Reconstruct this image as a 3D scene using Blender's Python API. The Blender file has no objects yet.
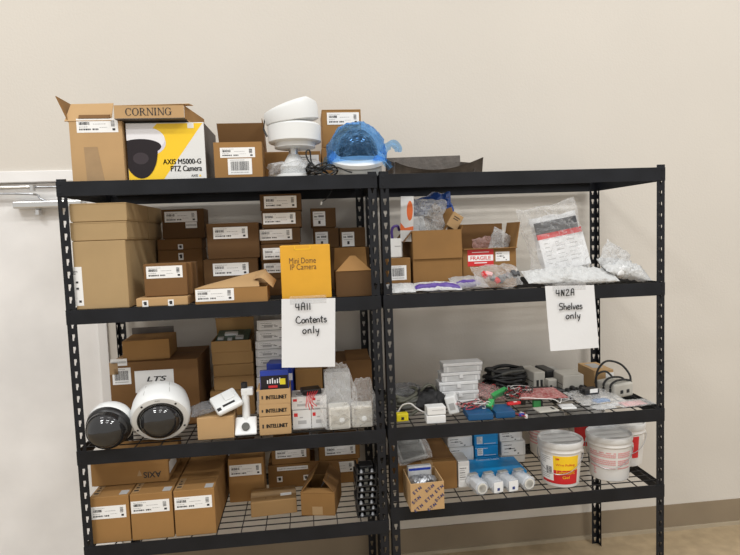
import bpy, math, random
from mathutils import Vector, Matrix, Euler, noise

# ---------------------------------------------------------------- camera, light, exposure
SC = bpy.context.scene
COL = SC.collection
cam_d = bpy.data.cameras.new('camera')
cam_d.sensor_width = 36.0
cam_d.lens = 573.656 / 740 * 36.0
cam_d.clip_start = 0.05
cam = bpy.data.objects.new('camera', cam_d)
COL.objects.link(cam)
_r = Vector((0.9932901, -0.10987396, -0.03608998))
_u = Vector((0.04405715, 0.07096938, 0.99650505))
_f = Vector((0.10692867, 0.99140862, -0.07533391))
cam.matrix_world = Matrix(((_r.x, _u.x, -_f.x, 0.92999), (_r.y, _u.y, -_f.y, -2.30400), (_r.z, _u.z, -_f.z, 1.73938), (0, 0, 0, 1)))
SC.camera = cam

world = bpy.data.worlds.new('room_light')
SC.world = world
world.use_nodes = True
world.node_tree.nodes['Background'].inputs[0].default_value = (1.0, 0.975, 0.94, 1)
world.node_tree.nodes['Background'].inputs[1].default_value = 0.76

def ceiling_lamp(x, y, power):
    ld = bpy.data.lights.new('ceiling_lamp', 'AREA')
    ld.shape = 'RECTANGLE'
    ld.size, ld.size_y = 1.2, 0.35
    ld.energy = power
    ld.color = (0.99, 0.985, 0.965)
    lo = bpy.data.objects.new('ceiling_lamp', ld)
    COL.objects.link(lo)
    lo.location = (x, y, 5.6)
for lx, kx in ((-1.6, 1.15), (1.2, 0.40), (4.0, 1.15)):
    for ly, pw in ((-0.8, 10), (-2.6, 72), (-4.2, 62)):
        ceiling_lamp(lx, ly, pw * kx)

SC.view_settings.view_transform = 'Standard'
SC.view_settings.look = 'None'
SC.view_settings.gamma = 1.0
SC.view_settings.use_curve_mapping = False
SC.view_settings.exposure = 0.0

# ---------------------------------------------------------------- materials
MATS = {}
def mat(name, col, rough=0.6, metal=0.0, var=0.0, nscale=12.0, bump=0.0, bscale=60.0, spec=0.5, col2=None):
    m = bpy.data.materials.new(name)
    m.use_nodes = True
    nt = m.node_tree
    b = nt.nodes['Principled BSDF']
    b.inputs['Roughness'].default_value = rough
    b.inputs['Metallic'].default_value = metal
    b.inputs['Specular IOR Level'].default_value = spec
    c = (col[0], col[1], col[2], 1)
    b.inputs['Base Color'].default_value = c
    tc = nt.nodes.new('ShaderNodeTexCoord')
    if var or col2:
        n = nt.nodes.new('ShaderNodeTexNoise')
        n.inputs['Scale'].default_value = nscale
        n.inputs['Detail'].default_value = 6
        nt.links.new(tc.outputs['Object'], n.inputs['Vector'])
        r = nt.nodes.new('ShaderNodeValToRGB')
        r.color_ramp.elements[0].position = 0.32
        r.color_ramp.elements[1].position = 0.68
        r.color_ramp.elements[0].color = tuple(v * (1 - var) for v in col) + (1,) if not col2 else tuple(col2) + (1,)
        r.color_ramp.elements[1].color = tuple(min(1, v * (1 + var)) for v in col) + (1,) if not col2 else c
        nt.links.new(n.outputs['Fac'], r.inputs['Fac'])
        nt.links.new(r.outputs['Color'], b.inputs['Base Color'])
    if bump:
        n2 = nt.nodes.new('ShaderNodeTexNoise')
        n2.inputs['Scale'].default_value = bscale
        n2.inputs['Detail'].default_value = 4
        nt.links.new(tc.outputs['Object'], n2.inputs['Vector'])
        bp = nt.nodes.new('ShaderNodeBump')
        bp.inputs['Strength'].default_value = bump
        bp.inputs['Distance'].default_value = 0.01
        nt.links.new(n2.outputs['Fac'], bp.inputs['Height'])
        nt.links.new(bp.outputs['Normal'], b.inputs['Normal'])
    MATS[name] = m
    return m

def film(name, tint, base=0.12, edge=0.7, white=(0.9, 0.9, 0.9), rough=0.18, bump=0.6, bscale=45):
    """thin plastic film: see-through, with glossy crinkles and milky edges"""
    m = bpy.data.materials.new(name)
    m.use_nodes = True
    nt = m.node_tree
    b = nt.nodes['Principled BSDF']
    b.inputs['Base Color'].default_value = tuple(white) + (1,)
    b.inputs['Roughness'].default_value = rough
    tr = nt.nodes.new('ShaderNodeBsdfTransparent')
    tr.inputs['Color'].default_value = tuple(tint) + (1,)
    lw = nt.nodes.new('ShaderNodeLayerWeight')
    lw.inputs['Blend'].default_value = 0.35
    mr = nt.nodes.new('ShaderNodeMapRange')
    mr.inputs['To Min'].default_value = base
    mr.inputs['To Max'].default_value = edge
    nt.links.new(lw.outputs['Facing'], mr.inputs['Value'])
    mx = nt.nodes.new('ShaderNodeMixShader')
    nt.links.new(mr.outputs['Result'], mx.inputs['Fac'])
    nt.links.new(tr.outputs['BSDF'], mx.inputs[1])
    nt.links.new(b.outputs['BSDF'], mx.inputs[2])
    nt.links.new(mx.outputs['Shader'], nt.nodes['Material Output'].inputs['Surface'])
    tc = nt.nodes.new('ShaderNodeTexCoord')
    n2 = nt.nodes.new('ShaderNodeTexNoise')
    n2.inputs['Scale'].default_value = bscale
    n2.inputs['Detail'].default_value = 5
    nt.links.new(tc.outputs['Object'], n2.inputs['Vector'])
    bp = nt.nodes.new('ShaderNodeBump')
    bp.inputs['Strength'].default_value = bump
    bp.inputs['Distance'].default_value = 0.02
    nt.links.new(n2.outputs['Fac'], bp.inputs['Height'])
    nt.links.new(bp.outputs['Normal'], b.inputs['Normal'])
    nt.links.new(bp.outputs['Normal'], lw.inputs['Normal'])
    MATS[name] = m
    return m

def bands(name, cols, axis, freq, rough=0.6):
    """stripes of two colours along one object axis"""
    m = mat(name, cols[0], rough)
    nt = m.node_tree
    b = nt.nodes['Principled BSDF']
    tc = nt.nodes.new('ShaderNodeTexCoord')
    w = nt.nodes.new('ShaderNodeTexWave')
    w.bands_direction = axis
    w.inputs['Scale'].default_value = freq
    w.inputs['Distortion'].default_value = 2.0
    w.inputs['Detail'].default_value = 3
    r = nt.nodes.new('ShaderNodeValToRGB')
    r.color_ramp.elements[0].color = tuple(cols[0]) + (1,)
    r.color_ramp.elements[1].color = tuple(cols[1]) + (1,)
    r.color_ramp.elements[0].position = 0.4
    r.color_ramp.elements[1].position = 0.6
    nt.links.new(tc.outputs['Object'], w.inputs['Vector'])
    nt.links.new(w.outputs['Fac'], r.inputs['Fac'])
    nt.links.new(r.outputs['Color'], b.inputs['Base Color'])
    return m

mat('wall_paint', (0.635, 0.595, 0.535), 0.75, var=0.02, nscale=1.5, bump=0.10, bscale=90)
mat('door_paint', (0.82, 0.81, 0.80), 0.55, var=0.07, nscale=3.0, bump=0.05, bscale=30)
mat('frame_paint', (0.82, 0.81, 0.80), 0.5, var=0.03, nscale=4.0)
mat('cove_base', (0.25, 0.195, 0.13), 0.6, var=0.08, nscale=3.0)
mat('cove_toe', (0.40, 0.335, 0.24), 0.5, var=0.06, nscale=6.0)
mat('floor_vinyl', (0.38, 0.29, 0.18), 0.35, var=0.13, nscale=14.0, bump=0.03, bscale=40)
mat('black_steel', (0.010, 0.011, 0.014), 0.45, var=0.25, nscale=8.0, bump=0.04, bscale=200, spec=0.25)
mat('black_wire', (0.015, 0.015, 0.016), 0.45)
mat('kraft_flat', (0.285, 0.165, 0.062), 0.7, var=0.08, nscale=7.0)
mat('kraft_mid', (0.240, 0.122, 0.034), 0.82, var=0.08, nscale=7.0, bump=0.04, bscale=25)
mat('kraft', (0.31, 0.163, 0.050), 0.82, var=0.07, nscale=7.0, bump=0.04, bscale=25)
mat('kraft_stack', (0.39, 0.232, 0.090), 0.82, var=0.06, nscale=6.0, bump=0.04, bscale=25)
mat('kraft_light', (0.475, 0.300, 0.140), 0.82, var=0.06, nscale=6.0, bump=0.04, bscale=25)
mat('kraft_deep_shade', (0.102, 0.048, 0.012), 0.82, var=0.08, nscale=7.0, bump=0.05, bscale=20)  # dark brown card, with the shade inside the shelf mixed into its colour
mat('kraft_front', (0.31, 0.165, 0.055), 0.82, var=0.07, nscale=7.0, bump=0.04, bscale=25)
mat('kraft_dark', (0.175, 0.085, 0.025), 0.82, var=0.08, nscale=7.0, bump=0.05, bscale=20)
mat('kraft_tan', (0.40, 0.275, 0.135), 0.82, var=0.06, nscale=6.0, bump=0.05, bscale=22)
mat('kraft_inner', (0.29, 0.17, 0.072), 0.85, var=0.08, nscale=9.0)
mat('packing_tape', (0.36, 0.235, 0.12), 0.28, var=0.06, nscale=20)
mat('white_label', (0.83, 0.83, 0.82), 0.55)
mat('ink', (0.02, 0.02, 0.022), 0.6)
mat('grey_ink', (0.42, 0.42, 0.42), 0.6)
mat('white_card', (0.72, 0.72, 0.71), 0.5, var=0.02)
mat('paper', (0.72, 0.725, 0.735), 0.7, bump=0.15, bscale=14)
mat('yellow_card', (0.70, 0.355, 0.020), 0.5, var=0.05, nscale=9, bump=0.04, bscale=20)
mat('yellow_print', (0.90, 0.58, 0.015), 0.4)
mat('yellow_plastic', (0.80, 0.66, 0.02), 0.4)
mat('brown_ink', (0.12, 0.055, 0.02), 0.6)
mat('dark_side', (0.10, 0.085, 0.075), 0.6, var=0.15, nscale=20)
mat('print_lilac', (0.66, 0.63, 0.70), 0.4)
mat('print_pale', (0.80, 0.79, 0.82), 0.4)
mat('print_dark', (0.022, 0.017, 0.020), 0.5, spec=0.2)
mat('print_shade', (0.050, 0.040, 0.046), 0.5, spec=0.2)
mat('white_plastic', (0.77, 0.785, 0.785), 0.38, var=0.02, nscale=5)
mat('cream_plastic', (0.70, 0.68, 0.62), 0.35, var=0.03, nscale=8)
mat('grey_plastic', (0.42, 0.42, 0.40), 0.42, var=0.04, nscale=10)
mat('device_grey', (0.50, 0.48, 0.43), 0.45, var=0.05, nscale=12)
mat('bare_metal', (0.62, 0.62, 0.61), 0.32, metal=0.85)
mat('smoked_dome', (0.018, 0.018, 0.019), 0.07, spec=0.7)
mat('dome_inside', (0.03, 0.03, 0.033), 0.12, spec=0.6)
mat('lens_glint', (0.16, 0.16, 0.17), 0.25)
mat('black_plastic', (0.014, 0.014, 0.015), 0.38)
mat('black_rubber', (0.012, 0.012, 0.012), 0.5)
mat('black_cloth', (0.013, 0.013, 0.014), 0.7, var=0.3, nscale=25, bump=0.4, bscale=30)
mat('tray_plastic', (0.085, 0.070, 0.058), 0.5, var=0.25, nscale=25, bump=0.2, bscale=70)
mat('red_print', (0.62, 0.02, 0.025), 0.45)
mat('red_wire', (0.55, 0.02, 0.03), 0.4)
mat('white_wire', (0.72, 0.70, 0.68), 0.4)
mat('blue_wire', (0.03, 0.06, 0.35), 0.4)
mat('pink_print', (0.66, 0.33, 0.33), 0.5)
mat('orange_print', (0.80, 0.16, 0.03), 0.45)
mat('blue_print', (0.006, 0.27, 0.62), 0.42, var=0.04)
mat('blue_card', (0.006, 0.075, 0.19), 0.45, var=0.08)
mat('royal_blue', (0.012, 0.04, 0.33), 0.4)
mat('blue_mark', (0.03, 0.05, 0.20), 0.55)
mat('purple_print', (0.09, 0.045, 0.27), 0.35)
mat('green_plastic', (0.05, 0.36, 0.10), 0.42)
mat('circuit_green', (0.03, 0.09, 0.07), 0.4, col2=(0.10, 0.16, 0.13), nscale=60)
mat('circuit_red', (0.36, 0.05, 0.055), 0.5, col2=(0.50, 0.30, 0.28), nscale=70)
mat('grey_foam', (0.30, 0.29, 0.275), 0.7, var=0.12, nscale=30)
mat('cable_grey', (0.085, 0.085, 0.075), 0.55, var=0.2, nscale=20)
mat('cable_olive', (0.10, 0.10, 0.075), 0.6, var=0.25, nscale=16)
mat('steel_part', (0.35, 0.36, 0.38), 0.35, metal=0.6, var=0.3, nscale=40)
mat('frosted_case', (0.66, 0.665, 0.67), 0.28, var=0.05, nscale=30)
mat('frosted_dim', (0.52, 0.525, 0.53), 0.3, var=0.08, nscale=30)
mat('bucket_white', (0.70, 0.68, 0.65), 0.4, var=0.04, nscale=6)
mat('bucket_lid', (0.66, 0.655, 0.64), 0.3, var=0.06, nscale=14)
mat('wire_bail', (0.45, 0.45, 0.46), 0.3, metal=0.8)
film('clear_film', (1, 1, 1), 0.10, 0.55)
film('milky_film', (0.97, 0.97, 0.97), 0.25, 0.75, (0.72, 0.73, 0.74))
film('white_film', (0.95, 0.95, 0.95), 0.68, 0.95, (0.72, 0.73, 0.73), 0.22, 0.8)
film('blue_film', (0.42, 0.66, 0.96), 0.05, 0.62, (0.20, 0.47, 0.86), 0.14, 1.0, 34)
film('grey_film', (0.8, 0.8, 0.8), 0.22, 0.7, (0.34, 0.34, 0.35))
film('clear_shell', (0.95, 0.97, 1.0), 0.30, 0.75, (0.82, 0.85, 0.88), 0.12, 0.2, 20)
mat('foil_blue', (0.03, 0.10, 0.42), 0.25, spec=.8)
mat('slate_plastic', (0.075, 0.078, 0.085), 0.4, var=.2, nscale=25)
mat('white_pack', (0.72, 0.725, 0.73), 0.4, var=.10, nscale=22)
film('pink_film', (1.0, 0.88, 0.86), 0.14, 0.55, (0.85, 0.62, 0.60))
M = MATS

# ---------------------------------------------------------------- helpers
class MB:
    """collects shapes and links them as one mesh object"""
    def __init__(self):
        self.v, self.f, self.m, self.T = [], [], [], Matrix.Identity(4)
    def add(self, verts, faces, mi=0):
        n = len(self.v)
        self.v += [self.T @ Vector(q) for q in verts]
        self.f += [tuple(n + i for i in fc) for fc in faces]
        self.m += [mi] * len(faces)
    def box(self, x0, x1, y0, y1, z0, z1, mi=0):
        self.add([(x0, y0, z0), (x1, y0, z0), (x1, y1, z0), (x0, y1, z0), (x0, y0, z1), (x1, y0, z1), (x1, y1, z1), (x0, y1, z1)],
                 [(0, 3, 2, 1), (4, 5, 6, 7), (0, 1, 5, 4), (1, 2, 6, 5), (2, 3, 7, 6), (3, 0, 4, 7)], mi)
    def hexa(self, low, high, mi=0):
        self.add(list(low) + list(high), [(0, 3, 2, 1), (4, 5, 6, 7), (0, 1, 5, 4), (1, 2, 6, 5), (2, 3, 7, 6), (3, 0, 4, 7)], mi)
    def prism(self, pts, d, mi=0):
        """polygon (3-D points) pushed along vector d"""
        n = len(pts)
        d = Vector(d)
        a = [Vector(q) for q in pts]
        self.add(a + [q + d for q in a], [tuple(range(n - 1, -1, -1)), tuple(range(n, 2 * n))] + [(i, (i + 1) % n, n + (i + 1) % n, n + i) for i in range(n)], mi)
    def lathe(self, prof, n=32, mi=0, cap=True):
        """profile of (radius, height) turned about local Z"""
        vs, fs = [], []
        for r, z in prof:
            for k in range(n):
                a = 2 * math.pi * k / n
                vs.append((r * math.cos(a), r * math.sin(a), z))
        for i in range(len(prof) - 1):
            for k in range(n):
                k2 = (k + 1) % n
                fs.append((i * n + k, i * n + k2, (i + 1) * n + k2, (i + 1) * n + k))
        if cap:
            fs.append(tuple(range(n - 1, -1, -1)))
            fs.append(tuple((len(prof) - 1) * n + k for k in range(n)))
        self.add(vs, fs, mi)
    def tube(self, pts, r, n=6, mi=0, smooth=0):
        p = [Vector(q) for q in pts]
        if smooth:
            p = spline(p, smooth)
        vs, fs = [], []
        for i, q in enumerate(p):
            t = (p[min(i + 1, len(p) - 1)] - p[max(i - 1, 0)]).normalized()
            a = t.cross(Vector((0, 0, 1)))
            if a.length < 0.05:
                a = t.cross(Vector((1, 0, 0)))
            a.normalize()
            b = t.cross(a)
            for k in range(n):
                w = 2 * math.pi * k / n
                vs.append(q + a * (r * math.cos(w)) + b * (r * math.sin(w)))
        for i in range(len(p) - 1):
            for k in range(n):
                k2 = (k + 1) % n
                fs.append((i * n + k, i * n + k2, (i + 1) * n + k2, (i + 1) * n + k))
        fs.append(tuple(range(n - 1, -1, -1)))
        fs.append(tuple((len(p) - 1) * n + k for k in range(n)))
        self.add(vs, fs, mi)
    def build(self, name, mats, parent=None, smooth=False, bevel=0.0, loc=None, rot=None):
        me = bpy.data.meshes.new(name)
        me.from_pydata([tuple(q) for q in self.v], [], self.f)
        if not isinstance(mats, (list, tuple)):
            mats = [mats]
        for q in mats:
            me.materials.append(M[q])
        me.polygons.foreach_set('material_index', self.m)
        if smooth:
            me.polygons.foreach_set('use_smooth', [True] * len(me.polygons))
        me.update()
        import bmesh
        bm = bmesh.new()
        bm.from_mesh(me)
        bmesh.ops.recalc_face_normals(bm, faces=bm.faces)
        bm.to_mesh(me)
        bm.free()
        if smooth:
            me.set_sharp_from_angle(angle=math.radians(40))
        o = bpy.data.objects.new(name, me)
        COL.objects.link(o)
        if parent:
            o.parent = parent
        if loc:
            o.location = loc
        if rot:
            o.rotation_euler = rot
        if bevel:
            bv = o.modifiers.new('bevel', 'BEVEL')
            bv.width = bevel
            bv.segments = 2
            bv.limit_method = 'ANGLE'
        return o

def spline(p, k):
    out = []
    for i in range(len(p) - 1):
        a, b, c, d = p[max(i - 1, 0)], p[i], p[i + 1], p[min(i + 2, len(p) - 1)]
        for j in range(k):
            t = j / k
            out.append(0.5 * ((2 * b) + (c - a) * t + (2 * a - 5 * b + 4 * c - d) * t * t + (3 * b - a - 3 * c + d) * t ** 3))
    out.append(p[-1])
    return out

def tag(o, label=None, cat=None, group=None, kind=None):
    if label: o['label'] = label
    if cat: o['category'] = cat
    if group: o['group'] = group
    if kind: o['kind'] = kind
    return o

def thing(name, label, cat, loc=(0, 0, 0), yaw=0.0, group=None, rot=None):
    o = bpy.data.objects.new(name, None)
    o.empty_display_size = 0.05
    COL.objects.link(o)
    o.location = loc
    o.rotation_euler = rot if rot else (0, 0, yaw)
    return tag(o, label, cat, group)

def copy_thing(o, loc, label, yaw=None):
    c = o.copy()
    COL.objects.link(c)
    c.location = loc
    c['label'] = label
    if yaw is not None:
        c.rotation_euler[2] = yaw
    for ch in list(o.children):
        d = ch.copy()
        COL.objects.link(d)
        d.parent = c
        for g in list(ch.children):
            e = g.copy()
            COL.objects.link(e)
            e.parent = d
    return c

def structure(name, mb, mats, **k):
    o = mb.build(name, mats, **k)
    o['kind'] = 'structure'
    return o

def lettering(body, parent, mats, x, z, y=-0.001, width=None, height=None, bold=0.0, name='lettering', rot180=False, shear=0.0, plane='front', fat=0.0):
    """words as a thin raised mesh on a front face (normal -Y) or top face (normal +Z)"""
    cu = bpy.data.curves.new('lettering', 'FONT')
    cu.body = body
    cu.align_x = 'CENTER'
    cu.align_y = 'CENTER'
    cu.offset = bold
    cu.shear = shear
    cu.extrude = 0.0
    tmp = bpy.data.objects.new('lettering', cu)
    COL.objects.link(tmp)
    bpy.context.view_layer.update()
    me = bpy.data.meshes.new_from_object(tmp.evaluated_get(bpy.context.evaluated_depsgraph_get()))
    bpy.data.objects.remove(tmp)
    xs = [q.co.x for q in me.vertices]
    ys = [q.co.y for q in me.vertices]
    cx, cy = (min(xs) + max(xs)) / 2, (min(ys) + max(ys)) / 2
    w, h = max(xs) - min(xs), max(ys) - min(ys)
    sx = width / w if width else height / h
    sy = height / h if height else sx
    sg = -1 if rot180 else 1
    for q in me.vertices:
        a, b = (q.co.x - cx) * sx * sg, (q.co.y - cy) * sy * sg
        q.co = (x + a, y, z + b) if plane == 'front' else (x + a, y + b, z)
    me.name = name
    if fat:
        import bmesh
        bm = bmesh.new()
        bm.from_mesh(me)
        base = list(bm.verts) + list(bm.edges) + list(bm.faces)
        for dx, dz in ((fat, 0), (-fat, 0), (0, fat * .7)):
            g = bmesh.ops.duplicate(bm, geom=base)['geom']
            bmesh.ops.translate(bm, verts=[q for q in g if isinstance(q, bmesh.types.BMVert)], vec=(dx, 0, dz) if plane == 'front' else (dx, dz, 0))
        bm.to_mesh(me)
        bm.free()
    me.materials.append(M[mats])
    o = bpy.data.objects.new(name, me)
    COL.objects.link(o)
    o.parent = parent
    return o

def strokes(parent, lines, x, z, y, s, r, m='ink', name='handwriting'):
    """pen strokes as flat ribbons on a front face"""
    mb = MB()
    for ln in lines:
        p = spline([Vector((x + a * s, y, z + b * s)) for a, b in ln], 4)
        L, Rr = [], []
        for i, q in enumerate(p):
            t = (p[min(i + 1, len(p) - 1)] - p[max(i - 1, 0)])
            t = t.normalized() if t.length > 1e-9 else Vector((1, 0, 0))
            nrm = Vector((-t.z, 0, t.x)) * r
            L.append(q + nrm); Rr.append(q - nrm)
        n = len(p)
        mb.add(L + Rr, [(i, i + 1, n + i + 1, n + i) for i in range(n - 1)])
    return mb.build(name, m, parent)

rng = random.Random(5)
def print_label(parent, rect, style='ship', y=0.0, name='label', seed=0):
    """white sticker with rows of small print, on a front face"""
    x0, z0, x1, z1 = rect
    w, h = x1 - x0, z1 - z0
    r = random.Random(seed + int(abs(x0 * 7919 + z0 * 104729 + w * 1299709)))
    mb = MB()
    mb.box(x0, x1, y - 0.0006, y + 0.0002, z0, z1, 0)
    def bar(a, b, c, d, mi=1):
        mb.box(x0 + w * a, x0 + w * b, y - 0.0009, y - 0.0005, z0 + h * c, z0 + h * d, mi)
    def words(a, b, c, d, mi=1):
        t = a
        while t < b:
            e = min(b, t + r.uniform(0.015, 0.05))
            bar(t, e, c, d, mi)
            t = e + 0.012
    if style == 'ship':
        words(0.06, 0.40, 0.83, 0.88, 2)
        for k in range(22):
            t = 0.06 + 0.0115 * k
            bar(t, t + r.choice((0.004, 0.006, 0.009)), 0.55, 0.76)
        words(0.40, 0.70, 0.58, 0.63, 2)
        words(0.06, 0.26, 0.38, 0.44, 2)
        words(0.06, 0.34, 0.17, 0.29)
        words(0.38, 0.52, 0.17, 0.29)
        words(0.55, 0.74, 0.34, 0.38, 2)
        for k in range(10):
            t = 0.42 + 0.045 * k
            bar(0.83, 0.92, t, t + r.choice((0.015, 0.022, 0.03)))
        bar(0.86, 0.93, 0.13, 0.29)
    elif style == 'bars':
        words(0.1, 0.7, 0.88, 0.93, 2)
        t = 0.12
        while t < 0.86:
            e = t + r.choice((0.01, 0.016, 0.025))
            bar(t, e, 0.25, 0.82)
            t = e + r.choice((0.012, 0.018))
        words(0.12, 0.86, 0.10, 0.17, 2)
    elif style == 'small':
        words(0.12, 0.80, 0.82, 0.88, 2)
        words(0.45, 0.88, 0.60, 0.74)
        words(0.12, 0.35, 0.60, 0.70)
        words(0.12, 0.85, 0.45, 0.50, 2)
        bar(0.42, 0.60, 0.14, 0.36)
    elif style == 'dot':
        bar(0.3, 0.75, 0.25, 0.8)
        bar(0.15, 0.3, 0.55, 0.7)
    elif style == 'strip':
        words(0.05, 0.95, 0.35, 0.65, 2)
    elif style == 'tall':
        for k in range(9):
            bar(0.15, 0.15 + r.uniform(0.1, 0.6), 0.90 - 0.012 * k, 0.906 - 0.012 * k)
        bar(0.35, 0.6, 0.58, 0.63); bar(0.2, 0.7, 0.40, 0.405, 2); bar(0.35, 0.62, 0.42, 0.47)
        bar(0.55, 0.8, 0.08, 0.14); bar(0.2, 0.5, 0.2, 0.205, 2)
    elif style == 'carton':
        words(0.06, 0.45, 0.78, 0.84)
        words(0.10, 0.60, 0.50, 0.56)
        words(0.30, 0.42, 0.47, 0.60)
        words(0.06, 0.30, 0.22, 0.27, 2)
        bar(0.72, 0.80, 0.08, 0.17)
        words(0.55, 0.66, 0.30, 0.42)
    elif style == 'text':
        for k in range(6):
            words(0.08, r.uniform(0.5, 0.92), 0.84 - 0.14 * k, 0.89 - 0.14 * k, 2 if k % 2 else 1)
    return mb.build(name, ['white_label', 'ink', 'grey_ink'], parent)

def carton(name, label, front, d, m='kraft', yaw=0.0, labels=(), lid=None, group=None, cat='box', bevel=0.0022):
    """closed box: front = (centre x, front y, base z, width, height); local origin at the base, middle of the front"""
    cx, y, z0, w, h = front
    t = thing(name, label, cat, (cx, y, z0), yaw, group)
    mb = MB()
    top = h
    if lid == 'lid':
        gr = min(.0032, h * .12)
        mb.box(-w / 2 + .0012, w / 2 - .0012, .0012, d - .0012, gr, h - .002)
        mb.box(-w / 2 + .005, w / 2 - .005, .005, d - .005, 0, gr + .002)
        mb.build('body', m, t, bevel=bevel * .6)
        lb = MB()
        lb.box(-w / 2, w / 2, 0.0, d, h - .0045, h)
        lb.box(-w / 2, -w / 2 + .0016, 0.0, d, h * .12, h - .0040)
        lb.box(w / 2 - .0016, w / 2, 0.0, d, h * .12, h - .0040)
        lb.build('lid', m, t, bevel=0.0008)
    else:
        gr = min(.0032, h * .12)
        mb.box(-w / 2, w / 2, 0, d, gr, h)
        mb.box(-w / 2 + .005, w / 2 - .005, .005, d - .005, 0, gr + .002)
        mb.build('body', m, t, bevel=bevel)
        if lid == 'tape':
            tb = MB()
            tb.box(-.024, .024, -.0006, d + .0006, h - .0004, h + .0007)
            tb.box(-.024, .024, -.0009, .0003, h - .035, h + .0003)
            tb.build('tape', 'packing_tape', t)
        elif lid == 'seam':
            tb = MB()
            tb.box(-w / 2 + .002, w / 2 - .002, d / 2 - .001, d / 2 + .001, h - .0005, h + .0004)
            tb.build('tape', 'dark_side', t)
    for lb in labels:
        print_label(t, lb[:4], lb[4] if len(lb) > 4 else 'ship')
    return t

def open_carton(name, label, front, d, m='kraft', yaw=0.0, flaps=(), labels=(), group=None, cat='box', inner='kraft_inner', th=0.004):
    """open-topped box with hinged flaps: (side, angle from inwards-flat in degrees, length[, end taper, start])"""
    cx, y, z0, w, h = front
    t = thing(name, label, cat, (cx, y, z0), yaw, group)
    mb = MB()
    mb.box(-w / 2, w / 2, 0, d, 0, th)
    mb.box(-w / 2, w / 2, 0, th, th, h)
    mb.box(-w / 2, w / 2, d - th, d, th, h)
    mb.box(-w / 2, -w / 2 + th, th, d - th, th, h)
    mb.box(w / 2 - th, w / 2, th, d - th, th, h)
    mb.build('body', m, t, bevel=.001)
    for fl in flaps:
        side, ang, ln = fl[0], math.radians(fl[1]), fl[2]
        tp = fl[3] if len(fl) > 3 else 0.0
        mm = fl[4] if len(fl) > 4 else m
        c, s = math.cos(ang), math.sin(ang)
        fb = MB()
        if side in ('front', 'back'):
            sg = 1 if side == 'front' else -1
            hy = 0.0 if side == 'front' else d
            a, b = -w / 2 + .001, w / 2 - .001
            dv = Vector((0, sg * c, s))
            nv = Vector((0, -s * sg, c)) * .003
            p = [Vector((a, hy, h)), Vector((b, hy, h)), Vector((b - tp * w, hy, h)) + dv * ln, Vector((a + tp * w, hy, h)) + dv * ln]
        else:
            sg = 1 if side == 'left' else -1
            hx = -w / 2 if side == 'left' else w / 2
            dv = Vector((sg * c, 0, s))
            nv = Vector((-s * sg, 0, c)) * .003
            a, b = .001, d - .001
            p = [Vector((hx, a, h)), Vector((hx, b, h)), Vector((hx, b - tp * d, h)) + dv * ln, Vector((hx, a + tp * d, h)) + dv * ln]
        fb.prism(p, nv)
        fb.build('flap', mm, t)
    for lb in labels:
        print_label(t, lb[:4], lb[4] if len(lb) > 4 else 'ship')
    return t

def crumple(w, h, t, seed, amp=0.012, nx=26, ny=18, pw=2.5, fr=9.0, taper=0.0):
    """closed crinkled pillow lying in local XY, bulging in Z"""
    r = seed * 13.7
    mb = MB()
    vs, fs = [], []
    for side in (1, -1):
        for j in range(ny + 1):
            for i in range(nx + 1):
                u, v = 2 * i / nx - 1, 2 * j / ny - 1
                e = max(0.0, (1 - abs(u) ** pw)) ** .6 * max(0.0, (1 - abs(v) ** pw)) ** .6
                x = u * w / 2 * (1 - taper * (max(0, v + .2) / 1.2) ** 1.5) + amp * noise.noise(Vector((u * 2 + r, v * 2, 3)))
                y = v * h / 2 + amp * noise.noise(Vector((u * 2, v * 2 + r, 7)))
                q = Vector((u * w * fr + r, v * h * fr, side * 2.0))
                nz = noise.noise(q * 2) + .6 * noise.noise(q * 5) + .35 * noise.noise(q * 11)
                z = side * t / 2 * e + amp * nz * (e * .8 + .2)
                vs.append((x, y, z if side > 0 else min(z, vs[j * (nx + 1) + i][2] - .0004)))
    n = (nx + 1) * (ny + 1)
    for s in range(2):
        for j in range(ny):
            for i in range(nx):
                a = s * n + j * (nx + 1) + i
                fs.append((a, a + 1, a + nx + 2, a + nx + 1))
    rim = [i for i in range(nx)] + [j * (nx + 1) + nx for j in range(ny)] + [ny * (nx + 1) + i for i in range(nx, 0, -1)] + [j * (nx + 1) for j in range(ny, 0, -1)]
    for k in range(len(rim)):
        a, b = rim[k], rim[(k + 1) % len(rim)]
        fs.append((a, b, n + b, n + a))
    mb.add(vs, fs)
    return mb

SETTLE = []
def settle(o, z):
    """let a thing rest on the surface at height z"""
    SETTLE.append((o, z))
    return o
def settle_all():
    bpy.context.view_layer.update()
    for o, z in SETTLE:
        lo = 1e9
        for q in [o] + list(o.children_recursive):
            if q.type == 'MESH':
                mw = q.matrix_world
                lo = min(lo, min((mw @ v.co).z for v in q.data.vertices))
        o.location.z += z + .0004 - lo

def bag(name, label, loc, size, m='clear_film', rot=(0, 0, 0), seed=1, amp=.012, cat='bag', parent=None, group=None, **k):
    mb = crumple(size[0], size[1], size[2], seed, amp, **k)
    if parent:
        return mb.build(name, m, parent, smooth=True, loc=loc, rot=rot)
    o = mb.build(name, m, None, smooth=True, loc=loc, rot=rot)
    return tag(o, label, cat, group)

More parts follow.
